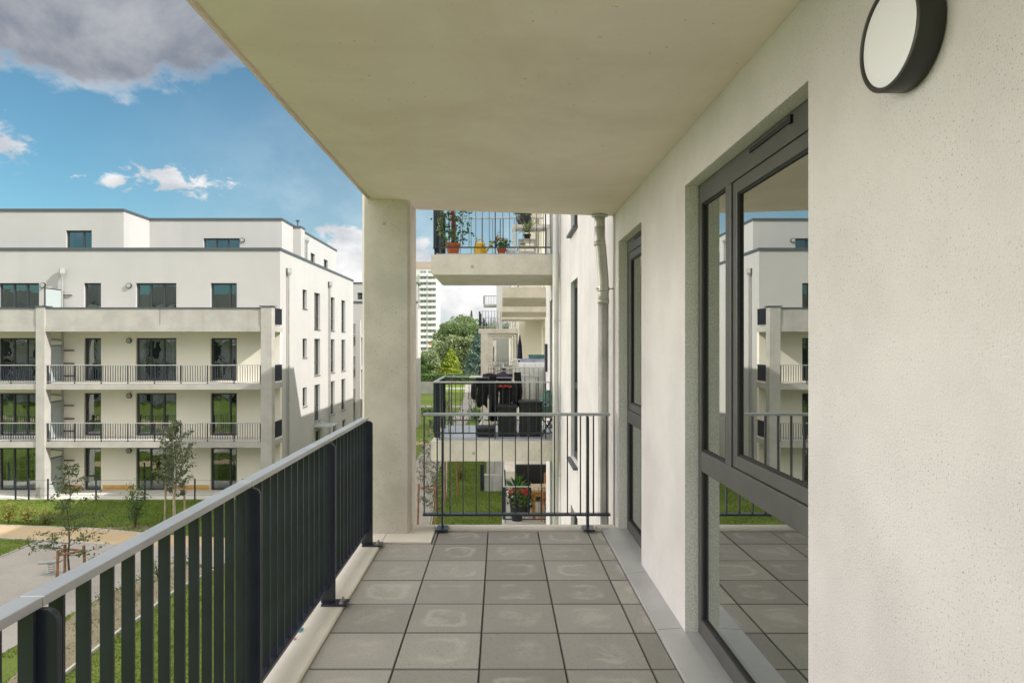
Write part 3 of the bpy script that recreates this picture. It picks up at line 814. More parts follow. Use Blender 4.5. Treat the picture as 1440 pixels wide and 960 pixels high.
c = (.77, 11.15, ZN)
t = thing('plant_stand', 'dark folding stand holding up the green bag by the white pipe', 'stand', c)
for a, b in (((-.1, -.1), (.1, .1)), ((.1, -.1), (-.1, .1)), ((-.1, .1), (.1, -.1)), ((.1, .1), (-.1, -.1))):
    MB().bar((c[0] + a[0], c[1] + a[1], 0), (c[0] + b[0] * .9, c[1] + b[1] * .9, .30), .018, .018).build('leg', 'black_plastic', t)
MB().lathe((c[0], c[1], .30), [(.09, 0), (.115, .02), (.115, .05), (.1, .05)], 18).build('tray', 'zinc', t)
c = (.77, 11.15, .352)
t = thing('green_bag', 'crumpled green bag with white script lettering, standing beside the taller black box', 'bag', c)
mb = MB(); mb.lathe(c, [(.10, 0), (.125, .05), (.135, .16), (.12, .27), (.07, .33), (.05, .36), (.06, .39)], 22)
mb.v = [(x + random.gauss(0, .006), y + random.gauss(0, .006), z) for x, y, z in mb.v]
mb.build('sack', 'green_bag', t, smooth=True)
cu = bpy.data.curves.new('lettering', 'FONT'); cu.body = 'Care'; cu.size = .105; cu.extrude = .002; cu.shear = .3; cu.align_x = 'CENTER'
tmp = bpy.data.objects.new('tmp_text', cu); COL.objects.link(tmp)
me = bpy.data.meshes.new_from_object(tmp.evaluated_get(bpy.context.evaluated_depsgraph_get())); bpy.data.objects.remove(tmp)
me.transform(__import__('mathutils').Matrix.Rotation(R(90), 4, 'X')); 
for v in me.vertices:      # wrap the flat lettering round the bag
    a = v.co.x / .137; v.co = Vector((math.sin(a) * .141, -math.cos(a) * .141 - v.co.y * .0, v.co.z + .14))
me.materials.clear(); me.materials.append(M['lamp_white'])
lo = bpy.data.objects.new('lettering', me); COL.objects.link(lo); lo.parent = t; ORG[lo.name] = Vector(c)

# drying rack
rk = thing('drying_rack', 'white wire drying rack loaded with dark clothes on the neighbouring balcony', 'drying rack', (-.1, 11.9, ZN))
for y in (11.62, 12.18):
    MB().tube([(-.42, y, ZN), (.20, 11.9 + (11.9 - y), ZN + .93)], .009, 6).build('leg', 'white_enamel', rk)
    MB().tube([(.38, y, ZN), (-.24, 11.9 + (11.9 - y), ZN + .93)], .009, 6).build('leg', 'white_enamel', rk)
w_ = MB()
for k in range(9): w_.tube([(-.52, 11.55 + k * .09, ZN + .93), (.34, 11.55 + k * .09, ZN + .93)], .004, 5)
for x in (-.52, .34): w_.tube([(x, 11.53, ZN + .93), (x, 12.29, ZN + .93)], .007, 6)
w_.build('wire_top', 'white_enamel', rk)
for k in range(7):
    MB().tube([(-.24, 12.36, ZN + .74 + .068 * k), (.47, 12.36, ZN + .74 + .068 * k)], .004, 5).build('rear_wire', 'white_enamel', rk)

def garment(label, x0, x1, y, ztop, zbot, mat, sleeves=0, taper=.0, collar=None, name='garment', cat='clothing'):
    """a hung shirt or cloth: two wavy layers over a rail, with optional sleeves"""
    t = thing(name, label, cat, ((x0 + x1) / 2, y, ztop), 'washing on the drying rack')
    mb = MB(); nx, nz = 14, 12; ph = random.uniform(0, 6)
    for sd in (-1, 1):
        b = len(mb.v)
        for j in range(nz + 1):
            f = j / nz; z = ztop + (zbot - ztop) * f * (1 if sd < 0 else .93)
            for i in range(nx + 1):
                u = i / nx; w = (x1 - x0) * (1 - taper * f); xx = (x0 + x1) / 2 + (u - .5) * w
                yy = y + sd * (.012 + .04 * f ** .6 + .022 * math.sin(u * 11 + ph + f * 2) * f)
                mb.v.append((xx + .01 * math.sin(f * 7 + ph), yy, z - .05 * abs(u - .5) * f - .02 * math.sin(u * 9 + ph) * f))
        for j in range(nz):
            for i in range(nx):
                a = b + j * (nx + 1) + i; mb.f.append((a, a + 1, a + nx + 2, a + nx + 1))
    b2 = (nx + 1) * (nz + 1)
    for i in range(nx): mb.f.append((i, i + 1, b2 + i + 1, b2 + i))
    mb.build('cloth', mat, t, smooth=True)
    for s in ((-1, 1) if sleeves else ()):
        xs = x0 if s < 0 else x1
        MB().tube([(xs - s * .03, y - .02, ztop - .03), (xs + s * .04, y - .03, ztop - .14), (xs + s * .05, y - .035, ztop - .3), (xs + s * .03, y - .03, ztop - sleeves)], [.035, .055, .05, .035], 10).build('sleeve', mat, t, smooth=True)
    if collar:
        MB().tube([(x0 + (x1 - x0) * k / 6, y - .055 - .018 * math.sin(k * 1.7), ztop - .115 + .012 * math.sin(k * 2.2)) for k in range(7)], [.012, .026, .014, .03, .016, .028, .01], 8).build('collar', collar, t, smooth=True)
    return t
garment('black shirt with long sleeves hung from the corner of the rack', -.40, -.20, 11.52, .93, .46, 'black_cloth', .36, .1)
garment('longest black garment on the rack, reaching almost to the storage boxes', -.185, -.06, 11.46, .95, .22, 'black_cloth', 0, -.25)
garment('black hooded top with a red-orange collar on the rack', -.03, .20, 11.50, .90, .36, 'black_cloth', .48, .12, 'red_cloth')
garment('narrow black trousers hung at the end of the rack next to the taller box', .245, .36, 11.55, 1.02, .44, 'black_cloth', 0, -.15)
t = thing('folded_towel', 'navy towel laid flat over the top of the drying rack', 'towel', (-.06, 11.8, ZN + .95), 'washing on the drying rack')
mb = MB(); n = 12
for j in range(n + 1):
    for i in range(n + 1):
        u, v = i / n, j / n; mb.v.append((-.30 + .50 * u, 11.55 + .5 * v, ZN + .955 + .03 * math.sin(u * 7) * math.sin(v * 5 + 1) + .02 - (.07 if j == 0 else 0)))
for j in range(n):
    for i in range(n): a = j * (n + 1) + i; mb.f.append((a, a + 1, a + n + 2, a + n + 1))
o = mb.build('cloth', 'navy_cloth', t, smooth=True); md = o.modifiers.new('thick', 'SOLIDIFY'); md.thickness = .04

# balcony 3 (further along): own railings, white screen cloth, lower terrace with table, chairs, geraniums
def rail3(label, z0):
    t = thing('balcony_railing', label, 'railing', (1, 17, z0), 'balcony railings')
    rail_run(t, 'x', 16.84, .07, 2.03, z0, 1, .115, (.12, 1.1, 1.95), .93, hand=.024, plates=False, bw=.018)
    rail_run(t, 'y', .085, 16.87, 20.7, z0, 1, .115, (17.9, 19.2), .93, hand=.024, plates=False, bw=.03)
rail3('dark railing hung with white cloth, seen behind the drying rack', 0)
rail3('dark railing one floor below our level, in front of the wooden table and red flowers', -2.93)
t = thing('screen_cloth', 'white cloth screen stretched behind a railing, beyond the drying rack', 'cloth', (.8, 16.95, 0))
mb = MB(); n = 40
for j in (0, 1, 2, 3):
    for i in range(n + 1): mb.v.append((.45 + 1.55 * i / n, 16.95 + .018 * math.sin(i * 1.9) + (.04 if j == 3 else 0), .12 + [0, .45, .9, .93][j]))
for j in range(3):
    for i in range(n): a = j * (n + 1) + i; mb.f.append((a, a + 1, a + n + 2, a + n + 1))
o = mb.build('cloth', 'white_cloth', t, smooth=True); md = o.modifiers.new('thick', 'SOLIDIFY'); md.thickness = .006
t = thing('second_rack', 'far drying rack with lavender and teal washing above the white screen', 'drying rack', (1.0, 17.9, 0))
for x in (.45, 1.7):
    for s in (-1, 1): MB().tube([(x, 17.9 + s * .3, 0), (x, 17.9 - s * .3, 1.1)], .01, 6).build('leg', 'white_enamel', t)
w_ = MB()
for k in range(7): w_.tube([(.35, 17.5 + k * .13, 1.1), (1.9, 17.5 + k * .13, 1.1)], .006, 5)
w_.build('wire_top', 'white_enamel', t)
garment('lavender sheet over the far drying rack', .5, 1.75, 17.45, 1.13, .95, 'lavender_cloth', 0, 0, name='sheet', cat='sheet')
garment('teal towels over the rear wires of the far drying rack', .75, 1.85, 18.2, 1.22, .95, 'teal_cloth', 0, 0, name='sheet', cat='towel')
t = thing('parasol', 'closed dark parasol standing beyond the white screen', 'parasol', (.55, 19.2, 0))
MB().tube([(.55, 19.2, 0), (.55, 19.2, 1.75)], .02, 8).build('pole', 'black_plastic', t)
MB().lathe((.55, 19.2, .75), [(.05, 0), (.085, .15), (.06, .7), (.02, .95)], 12).build('canopy', 'navy_cloth', t)

ZL = -2.958
MB().box(.06, 2.048, 16.9, 20.7, ZL - .001, ZL + .012).build('balcony_paving', 'tower_grey', home)
c = (.42, 17.25, ZL + .013)
t = thing('geranium_planter', 'tall dark planter of bright red geraniums behind the lower railing', 'potted plant', c)
MB().lathe(c, [(.13, 0), (.19, .46), (.20, .50), (.17, .50), (.16, .44)], 22).build('pot', 'black_plastic', t)
P = [(c[0] + random.gauss(.04, .15), c[1] + random.gauss(0, .12), c[2] + .58 + random.gauss(0, .09)) for _ in range(380)]
plant_leaves(t, 'foliage', P, .09, 'leaf_shrub')
P = []
for cx, cz in ((-.18, .74), (-.10, .78), (.10, .76), (.20, .72), (.24, .78), (.22, .70)):
    P += [(c[0] + cx + random.gauss(0, .035), c[1] - .12 + random.gauss(0, .03), c[2] + cz + random.gauss(0, .035)) for _ in range(20)]
plant_leaves(t, 'blossom', P, .05, 'red_petal')
c = (.66, 17.75, ZL + .013)
t = thing('leafy_pot', 'dark green bushy pot plant between the geraniums and the wooden table', 'potted plant', c)
pot(t, c, .10, .14, .26, 'black_plastic')
plant_leaves(t, 'foliage', [(c[0] + random.gauss(0, .08), c[1] + random.gauss(0, .08), c[2] + .42 + random.gauss(0, .11)) for _ in range(220)], .10, 'leaf_shrub')
c = (.45, 18.6, ZL + .013)
t = thing('palm_plant', 'small fan palm with upright green fronds above the lower railing', 'potted plant', c)
pot(t, c, .13, .17, .45, 'white_wood')
mb = MB()
for k in range(26):
    a = k * 2.4; el = random.uniform(.35, 1.4); L = random.uniform(.4, .72)
    d = Vector((math.cos(a) * math.cos(el), math.sin(a) * math.cos(el), math.sin(el))); s = d.cross(Vector((0, 0, 1))).normalized() * .035
    b0 = Vector(c) + Vector((0, 0, .45)); mb.face([b0 - s * .2, b0 + s * .2, b0 + d * L * .6 + s, b0 + d * L * .6 - s]); mb.face([b0 + d * L * .6 - s, b0 + d * L * .6 + s, b0 + d * L - Vector((0, 0, .08))])
mb.build('foliage', 'leaf_pot', t)
c = (1.36, 17.75, ZL + .013)
t = thing('wooden_table', 'orange wooden table with a pale top behind the lower railing', 'table', c)
MB().box(c[0] - .55, c[0] + .55, c[1] - .4, c[1] + .4, c[2] + .68, c[2] + .74).build('tabletop', 'tan_wood', t, bevel=.006)
MB().box(c[0] - .5, c[0] + .5, c[1] - .36, c[1] - .33, c[2] + .56, c[2] + .678).box(c[0] - .5, c[0] + .5, c[1] + .33, c[1] + .36, c[2] + .56, c[2] + .678).build('apron', 'orange_wood', t)
for sx in (-.5, .5):
    for sy in (-.35, .35): MB().box(c[0] + sx - .035, c[0] + sx + .035, c[1] + sy - .035, c[1] + sy + .035, c[2], c[2] + .679).build('leg', 'orange_wood', t)
def chair(label, c, face=1, mat='orange_wood', name='wooden_chair', grp='orange wooden chairs'):
    t = thing(name, label, 'chair', c, grp)
    MB().box(c[0] - .22, c[0] + .22, c[1] - .21, c[1] + .21, c[2] + .42, c[2] + .45).build('seat', mat, t, bevel=.006)
    yb = c[1] + face * .19
    for sx in (-.20, .20):
        MB().box(c[0] + sx - .022, c[0] + sx + .022, yb - .02, yb + .02, c[2], c[2] + .92).build('leg', mat, t)
        MB().box(c[0] + sx - .022, c[0] + sx + .022, c[1] - face * .19 - .02, c[1] - face * .19 + .02, c[2], c[2] + .419).build('leg', mat, t)
    for z in (.58, .84): MB().box(c[0] - .178, c[0] + .178, yb - .012, yb + .012, c[2] + z, c[2] + z + .07).build('back_slat', mat, t)
chair('orange wooden chair on the far side of the table, its back above the rail', (1.42, 18.55, ZL + .013))
chair('orange wooden chair tucked under the near edge of the table', (1.24, 17.30, ZL + .013), -1)
for x, y, lb in ((-.15, 37.6, 'black chair between the square pillars of the far block, nearer the open side'), (.45, 37.7, 'black chair between the square pillars of the far block, nearer the wall')):
    chair(lb, (x, y, -.579), 1, 'black_plastic', 'garden_chair', 'black chairs on the pillared balcony')
c = (1.05, 19.6, ZL + .013)
t = thing('garden_sofa', 'black garden sofa at the back of the lower balcony', 'sofa', c)
MB().box(c[0] - .6, c[0] + .6, c[1] - .35, c[1] + .35, c[2] + .1, c[2] + .42).build('seat', 'black_plastic', t, bevel=.03)
MB().box(c[0] - .6, c[0] + .6, c[1] + .2, c[1] + .36, c[2] + .421, c[2] + .95).build('backrest', 'black_plastic', t, bevel=.03)
for s in (-1, 1): MB().box(c[0] + s * .56 - .06, c[0] + s * .56 + .06, c[1] - .35, c[1] + .19, c[2] + .421, c[2] + .62).build('armrest', 'black_plastic', t, bevel=.02)

# ------------------------------------------------------------------ next block in the row (B) and the far one (C)
B = thing('apartment_building', 'far cream block ending the near row, with square pillars under a railed balcony', 'apartment building', (XW, 34.2, GZ))
wall(lambda u, v, w: (u, 34.25 + w, v), XW + .004, 12, GZ - .3, 6.5, .3, [(2.6, 3.4, -.5, 1.7)]).build('end_wall', 'cream_plaster', B)
bh = [(a, a + .9, f + .06, f + 2.3) for a in (37.2, 39.0, 46.0, 48.0, 55.2, 57.3) for f in (-3.5, -.58, 2.36)]
wall(lambda u, v, w: (XW + w, u, v), 34.56, 74, GZ - .3, 6.5, .3, bh).build('wall', 'cream_plaster', B)
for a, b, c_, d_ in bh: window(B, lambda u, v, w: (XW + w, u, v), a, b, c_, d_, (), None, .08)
MB().box(XW - .03, 12.1, 34.2, 74.1, 6.5, 6.62).build('roof', 'coping_dark', B)
for i, y0 in enumerate((36.5, 45.3, 54.5, 63.5)):
    for f in (-3.5, -.58, 2.34):
        MB().box(-1.16, XW - .001, y0, y0 + 4.2, f - .24, f).build('balcony_slab', 'concrete', B)
        rr = MB(); rr.box(-1.14, XW - .01, y0 + .03, y0 + .06, f + .92, f + .95).box(-1.14, -1.11, y0 + .061, y0 + 4.1, f + .92, f + .95).box(-1.14, XW - .01, y0 + .03, y0 + .06, f + .1, f + .13)
        o = rr.build('balcony_railing', 'rail_paint', B); bb = MB(); k = -1.12
        while k < XW - .03: bb.box(k, k + .018, y0 + .035, y0 + .055, f + .131, f + .919); k += .16
        k = y0 + .1
        while k < y0 + 4: bb.box(-1.15, -1.10, k, k + .012, f + .1, f + .919); k += .14
        bb.build('railing_bars', 'anthracite', o)
    MB().box(-1.04, -.67, y0 + .02, y0 + .4, GZ if i else -3.5, 2.099).build('pillar', 'concrete', B)
    if i == 0:
        pass
for z in (4.4, 1.2): MB().box(XW - .05, XW - .002, 35.0, 35.2, z, z + .3).build('wall_lamp', 'dark_frame', B)
MB().tube([(2.15, 34.19, 2.0), (2.15, 34.19, GZ)], .05, 10).lathe((2.15, 34.19, 2.0), [(.05, 0), (.11, .16), (.11, .34), (.09, .34)], 4).build('downpipe', 'zinc', B)

Cc = thing('apartment_building', 'distant white block end with two tiny protruding balconies, above the pillared balcony', 'apartment building', (-.3, 75, GZ))
wall(lambda u, v, w: (u, 76 + w, v), -.42, 8, GZ, 8.4, .3, [(.3, 1.2, 5.2, 7.2), (.3, 1.2, 2.2, 4.2)]).build('end_wall', 'far_plaster', Cc)
wall(lambda u, v, w: (u, 75.2 + w, v), -1.75, -.43, GZ, 1.95, .3, [(-.98, -.66, -.4, 1.3), (-.98, -.66, -3.4, -1.5)]).build('low_wall', 'plaster', Cc)
MB().box(-.42, -.12, 76.31, 110, GZ, 8.4).build('wall', 'far_plaster', Cc)
MB().box(-.45, 8.1, 75.95, 110, 8.402, 8.55).build('roof', 'coping_dark', Cc)
for f in (2.0, 6.0 - .2):
    MB().box(-1.9, -.421, 77, 79.5, f, f + .22).build('balcony_slab', 'far_plaster', Cc)
    rr = MB(); rr.box(-1.88, -.43, 77.02, 77.06, f + 1.15, f + 1.2)
    for k in range(9): rr.box(-1.88 + k * .18, -1.85 + k * .18, 77.03, 77.05, f + .221, f + 1.149)
    for k in range(9): rr.box(-1.9, -1.82, 77.1 + k * .26, 77.13 + k * .26, f + .221, f + 1.2)
    rr.build('balcony_railing', 'anthracite', Cc)
# ================================================================== block across the lawn
L = thing('apartment_building', 'white four storey block with penthouse and long railed balconies, across the lawn', 'apartment building', (-22, 36.4, GZ))
YF, YB = 36.4, 34.5
XC = -11.74; XE = -36.0; YE = 54.5
F = (-6.35, -3.43, -.50, 2.43)
mpF = lambda u, v, w: (u, YF + w, v)
WIN = [(-34.6, -32.44, 2), (-30.2, -29.3, 0), (-26.75, -24.59, 2), (-22.2, -21.29, 0), (-19.43, -17.27, 2), (-15.45, -14.05, 1)]
holes = []
for f in F:
    for a, b, k in WIN: holes.append((a, b, f + .07, f + 2.34, k))
WT = 6.50
CUR = [[(0, .22)], None, [(.05, .4), (.8, 1)], None, [(.62, 1)], [(0, .14), (.86, 1)], None, None, [(0, .5)], None, [(.7, .98)]]
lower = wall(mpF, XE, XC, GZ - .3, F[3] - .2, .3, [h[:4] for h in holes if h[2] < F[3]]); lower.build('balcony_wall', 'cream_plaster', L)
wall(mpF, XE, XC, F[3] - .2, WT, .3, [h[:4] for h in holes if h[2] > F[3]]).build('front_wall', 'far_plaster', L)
for a, b, c, d, k in holes:
    m_ = [a + (b - a) * .345, a + (b - a) * .67] if k == 2 else ([a + (b - a) * .72] if k == 1 else [])
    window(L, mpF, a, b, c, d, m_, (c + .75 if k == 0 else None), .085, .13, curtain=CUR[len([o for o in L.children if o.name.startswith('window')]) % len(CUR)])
mpS = lambda u, v, w: (XC - w, u, v)
sh = []
for k in range(3):
    f = F[3] - 2.93 * k
    sh += [(40.55, 41.45, f + 1.2, f + 2.35), (43.1, 44.5, f + .02, f + 2.36), (47.15, 48.4, f + .02, f + 2.36), (50.45, 51.75, f + .02, f + 2.36)]
sh += [(43.4, 44.5, F[0] + .1, F[0] + 2.3), (48.0, 48.9, F[0] + 1.2, F[0] + 2.2), (50.8, 51.8, F[0] + 1.2, F[0] + 2.2)]
wall(mpS, YF + .302, YE, GZ - .3, WT, .3, sh).build('side_wall', 'far_plaster', L)
for a, b, c, d in sh:
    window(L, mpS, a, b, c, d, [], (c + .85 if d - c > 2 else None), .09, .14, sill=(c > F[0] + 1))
MB().box(XE, XC - .31, YE - .3, YE, GZ, WT).box(XE, XE + .3, YF + .31, YE - .31, GZ, WT).build('back_wall', 'far_plaster', L)
MB().box(XE - .04, XC + .04, YF - .045, YE + .04, WT, WT + .15).build('coping', 'coping_dark', L)
# penthouse, stepped
PT = 8.90
MP1 = lambda u, v, w: (u, 38.0 + w, v)
wall(MP1, XE + 1, -20.96, WT + .151, PT, .3, [(-24.17, -22.74, 6.66, 7.84)]).build('penthouse_wall', 'far_plaster', L)
window(L, MP1, -24.17, -22.74, 6.66, 7.84, [-23.25], None, .08, .12)
MP2 = lambda u, v, w: (u, 40.8 + w, v)
wall(MP2, -21.25, -13.05, WT + .151, PT, .3, [(-17.74, -15.58, 6.66, 7.84)]).build('penthouse_wall', 'far_plaster', L)
window(L, MP2, -17.74, -15.58, 6.66, 7.84, [-17.0, -16.3], None, .08, .12)
MB().box(-21.26, -20.96, 38.301, 40.798, WT + .151, PT).build('penthouse_wall', 'far_plaster', L)
MP3 = lambda u, v, w: (-13.05 - w, u, v)
wall(MP3, 41.102, YE - .1, WT + .151, PT, .3, [(47.0, 48.1, 6.66, 7.83), (50.5, 51.7, 6.66, 7.83)]).build('penthouse_wall', 'far_plaster', L)
for a, b in ((47.0, 48.1), (50.5, 51.7)): window(L, MP3, a, b, 6.66, 7.83, [], None, .08, .12)
MB().box(XE + 1, -20.92, 37.955, YE - .05, PT, PT + .14).box(-20.919, -13.01, 40.755, YE - .05, PT + .001, PT + .141).build('coping', 'coping_dark', L)
o = MB().box(-13.048, -12.56, 43.0, 43.85, WT + .151, 8.83).build('shaft', 'far_plaster', L)
MB().box(-13.09, -12.53, 42.96, 43.89, 8.831, 8.95).build('shaft_cap', 'coping_dark', o)
MB().tube([(-12.85, 43.3, 8.95), (-12.85, 43.3, 9.28)], .05, 8).lathe((-12.85, 43.3, 9.28), [(.05, 0), (.14, .03), (.14, .07), (.04, .12)], 10).build('vent_pipe', 'coping_dark', o)
for x, y, s in ((-26.5, 40.5, .5), (-20.4, 42.5, .9)): MB().prism([(-s * .5, 0), (s * .5, 0), (s * .25, .55), (-s * .25, .55)], 'y', 0, s).v and None
for x, y in ((-24.4, 41.2), (-19.6, 44.2)):
    MB().prism([(x - .9, PT + .142), (x + .9, PT + .142), (x + .15, PT + .62), (x - .15, PT + .62)], 'y', y, y + 1.4).build('skylight', 'frosted_glass', L)
def fpipe(x, y, zt, zb, side=False, dbl=False):
    mb = MB()
    for q in ((-.10, .10) if dbl else (0,)):
        if side: mb.tube([(x, y + q * 2, zt), (x, y + q * 2, zb)], .055, 10)
        else: mb.tube([(x + q, y, zt), (x + q, y, zb)], .055, 10)
        xx, yy = (x, y + q * 2) if side else (x + q, y)
        mb.lathe((xx, yy, zt), [(.06, -.02), (.16, .18), (.17, .42), (.17, .44), (.1, .44)], 4 if not side else 4)
    return mb.build('downpipe', 'zinc_far', L)
fpipe(-23.26, YF - .17, 5.1, F[3] + .05)
for f in F[:3]:
    MB().tube([(-24.6, YF - .12, f + 2.66), (-24.6, YF - .12, f + 2.40), (-24.1, YF - .12, f + 2.28), (-23.3, YF - .12, f + 2.22), (-23.26, YF - .12, f + 2.1)], .045, 8).build('drain_pipe', 'zinc_far', L)
    MB().tube([(-23.26, YF - .12, f + 2.66), (-23.26, YF - .12, f + .02)], .05, 8).build('downpipe', 'zinc_far', L)
fpipe(XC + .12, 37.5, 5.25, GZ, True); fpipe(XC + .12, 46.6, 5.35, GZ, True); fpipe(-12.93, 45.5, 8.25, WT + .16, True, True)
# balcony slabs, columns, parapet, railings
XR = -11.60
for f in F[1:]:
    MB().box(XE, XR, YB, YF - .002, f - .28, f - (0 if f < F[3] else .0)).build('balcony_slab', 'pale_concrete', L)
MB().box(XE, XR - .5, YB - .0, YB + .18, F[3] + .012, 3.30).build('parapet', 'pale_concrete', L)
MB().box(XE, XR - .5, YB - .03, YB + .20, F[3] - .285, F[3] + .011).build('parapet_lip', 'pale_concrete', L)
MB().box(XE, XR - .5, YB - .03, YB + .22, 3.301, 3.37).build('parapet_coping', 'coping_dark', L)
for x in (-17.2, -29.0):
    MB().box(x - .012, x + .012, YB - .003, YB + .001, F[3] + .05, 3.299).build('panel_joint', 'coping_dark', L)
for xa, xb in ((-23.45, -22.98), (-12.09, -11.52), (-34.4, -33.9)):
    o = MB().box(xa, xb, YB - .06, YB + .42, GZ - .2, 3.40).build('column', 'pale_concrete', L, bevel=.02)
    MB().box(xa - .07, xb + .07, YB - .10, YB + .46, 3.401, 3.45).build('column_cap', 'coping_dark', o)
for f in F[1:]:
    MB().box(XE, XR - .02, YB + .2, YF - .003, f + .0005, f + .006).build('balcony_paving', 'light_paving', L)
def far_rail(x0, x1, z0):
    mb = MB(); mb.box(x0, x1, YB + .04, YB + .09, z0 + .93, z0 + .97).box(x0, x1, YB + .045, YB + .085, z0 + .10, z0 + .125)
    o = mb.build('balcony_railing', 'rail_paint', L)
    b = MB(); k = x0 + .06
    while k < x1: b.box(k - .008, k + .008, YB + .046, YB + .084, z0 + .126, z0 + .929); k += .1262
    b.build('railing_bars', 'anthracite', o)
    n = max(1, round((x1 - x0) / 1.33))
    for i in range(n + 1):
        x = x0 + .03 + (x1 - x0 - .06) * i / n
        MB().box(x - .025, x + .025, YB + .091, YB + .13, z0 + .003, z0 + .96).build('railing_post', 'anthracite', o)
def side_rail(z0):
    b = MB(); b.box(XR - .06, XR - .01, YB + .43, YF - .01, z0 + .92, z0 + .95); k = YB + .48
    while k < YF - .03: b.box(XR - .07, XR - .005, k - .009, k + .009, z0 + .1, z0 + .919); k += .1
    b.build('side_railing', 'anthracite', L)
for f in F[1:3]:
    far_rail(-22.95, -12.12, f); far_rail(-33.8, -23.5, f)
for f in F[1:]: side_rail(f)
# privacy screens of frosted glass
for f in F:
    for x in (-23.30,):
        s = MB().box(x - .02, x + .02, YB + .45, YF - .08, f + .08, f + 1.92).build('privacy_screen', 'frosted_glass', L)
        fr = MB(); fr.box(x - .03, x + .03, YB + .42, YF - .05, f + 1.921, f + 1.97).box(x - .03, x + .03, YF - .079, YF - .03, f + .05, f + 1.92).box(x - .03, x + .03, YB + .41, YB + .449, f + .05, f + 1.92)
        for z in (.3, .95, 1.65): fr.box(x + .031, x + .62, YF - .075, YF - .04, f + z, f + z + .06) if f < F[3] else fr.box(x + .031, x + .5, YF - .075, YF - .04, f + z, f + z + .06)
        fr.build('screen_frame', 'dark_frame', s)
def lampf(x, z, y=YF):
    a = MB().tube([(x, y - .002, z), (x, y - .10, z)], .14, 20).build('wall_lamp', 'lamp_body', L); MB().tube([(x, y - .101, z), (x, y - .108, z)], .115, 20).build('diffuser', 'lamp_far', a)
for f in F:
    lampf(-19.77, f + 2.2); lampf(-24.35, f + 2.22) if f == F[3] else None
lampf(-15.4, 7.72, 40.8)
for a, b in ((-21.2, -19.5), (-17.2, -15.5), (-14.0, -12.15), (-24.5, -22.3)):
    MB().box(a, b, YF - .012, YF - .001, F[0] + .10, F[0] + .36).build('base_board', 'ochre_board', L)
MB().box(XE, XC - .1, YB - .15, YF - .015, F[0] - .1, F[0] + .10).build('terrace', 'light_paving', L)
# entrance canopy on the side wall
o = MB().box(XC + .001, XC + 1.1, 43.0, 45.0, F[0] + 2.62, F[0] + 2.70).build('entrance_canopy', 'frosted_glass', L)
MB().bar((XC + .02, 43.3, F[0] + 3.0), (XC + 1.0, 43.3, F[0] + 2.71), .03, .03).bar((XC + .02, 44.7, F[0] + 3.0), (XC + 1.0, 44.7, F[0] + 2.71), .03, .03).build('canopy_strut', 'steel', o)

# wire fence of the ground floor terraces
fe = thing('wire_fence', 'low dark-posted wire fence along the ground floor terraces across the lawn', 'fence', (-22, 34.2, GZ))
FX = (-30.5, -28.0, -26.4, -24.28, -23.62, -22.66, -20.25, -17.8, -15.3, -12.9)
for x in FX: MB().box(x - .03, x + .03, 34.17, 34.23, GZ, GZ + 1.08).build('post', 'anthracite', fe)
for z in (.25, .6, 1.0):
    MB().tube([(FX[0], 34.2, GZ + z), (FX[-1], 34.2, GZ + z)], .006, 4).build('wire', 'dark_frame', fe)

# ------------------------------------------------------------------ block glimpsed between that one and the pillar
D = thing('apartment_building', 'pale block with stacked balconies, glimpsed in the gap beside the concrete pillar', 'apartment building', (-14, 64, GZ))
mpD = lambda u, v, w: (u, 64 + w, v)
dh = [(-13.4, -12.6, 5.72, 6.35)] + [(-12.6, -11.8, -.4 - k * 2.93, 1.7 - k * 2.93) for k in (-1, 0, 1, 2)]
wall(mpD, -17, -7.75, GZ, 7.2, .3, dh).build('front_wall', 'far_plaster', D)
for h in dh: window(D, mpD, *h, [], None, .08, .1)
MB().box(-8.05, -7.75, 64.31, 66.5, GZ, 4.85).build('side_wall', 'far_plaster', D)
MB().box(-17, -7.7, 63.95, 66.5, 7.201, 7.33).box(-17, -7.7, 63.94, 63.999, 5.4, 5.55).build('coping', 'coping_dark', D)
for k in range(4):
    z = 2.4 - 2.93 * k
    o = MB().box(-16, -12.62, 61.6, 63.99, z - .26, z).build('balcony_slab', 'pale_concrete', D)
    b = MB(); b.box(-16, -12.70, 61.62, 61.66, z + .92, z + .96); q = -15.95
    while q < -12.7: b.box(q, q + .05, 61.62, 61.66, z + .05, z + .92); q += .1
    b.build('balcony_railing', 'anthracite', o)
MB().box(-13.05, -12.63, 61.5, 61.95, GZ, 3.7).build('column', 'far_plaster', D)

K = thing('apartment_building', 'pale block seen only mirrored in the windows across the lawn', 'apartment building', (-55, -24, GZ))
mpK = lambda u, v, w: (u, -24 - w, v)
kh = [(x, x + 1.9, f + .1, f + 2.3) for x in range(-88, -30, 5) for f in (-6.3, -3.4, -.5, 2.4)]
wall(mpK, -90, -30, GZ, 6.6, .3, kh).build('wall', 'plaster', K)
for h in kh: MB().box(h[0], h[1], -24.2, -24.15, h[2], h[3]).build('window', 'dark_frame', K)
MB().box(-90.1, -29.9, -40, -23.95, 6.601, 6.75).build('coping', 'coping_dark', K)
for f in (-3.4, -.5, 2.4): MB().box(-84, -36, -23.99, -22.2, f - .28, f).build('balcony_slab', 'pale_concrete', K)
MB().box(-82, -38, -36, -25.5, 6.76, 9.4).build('penthouse_wall', 'far_plaster', K)
for x in (-84, -72, -60, -48, -36.5): MB().box(x, x + .5, -22.6, -22.15, GZ, 3.2).build('column', 'pale_concrete', K)
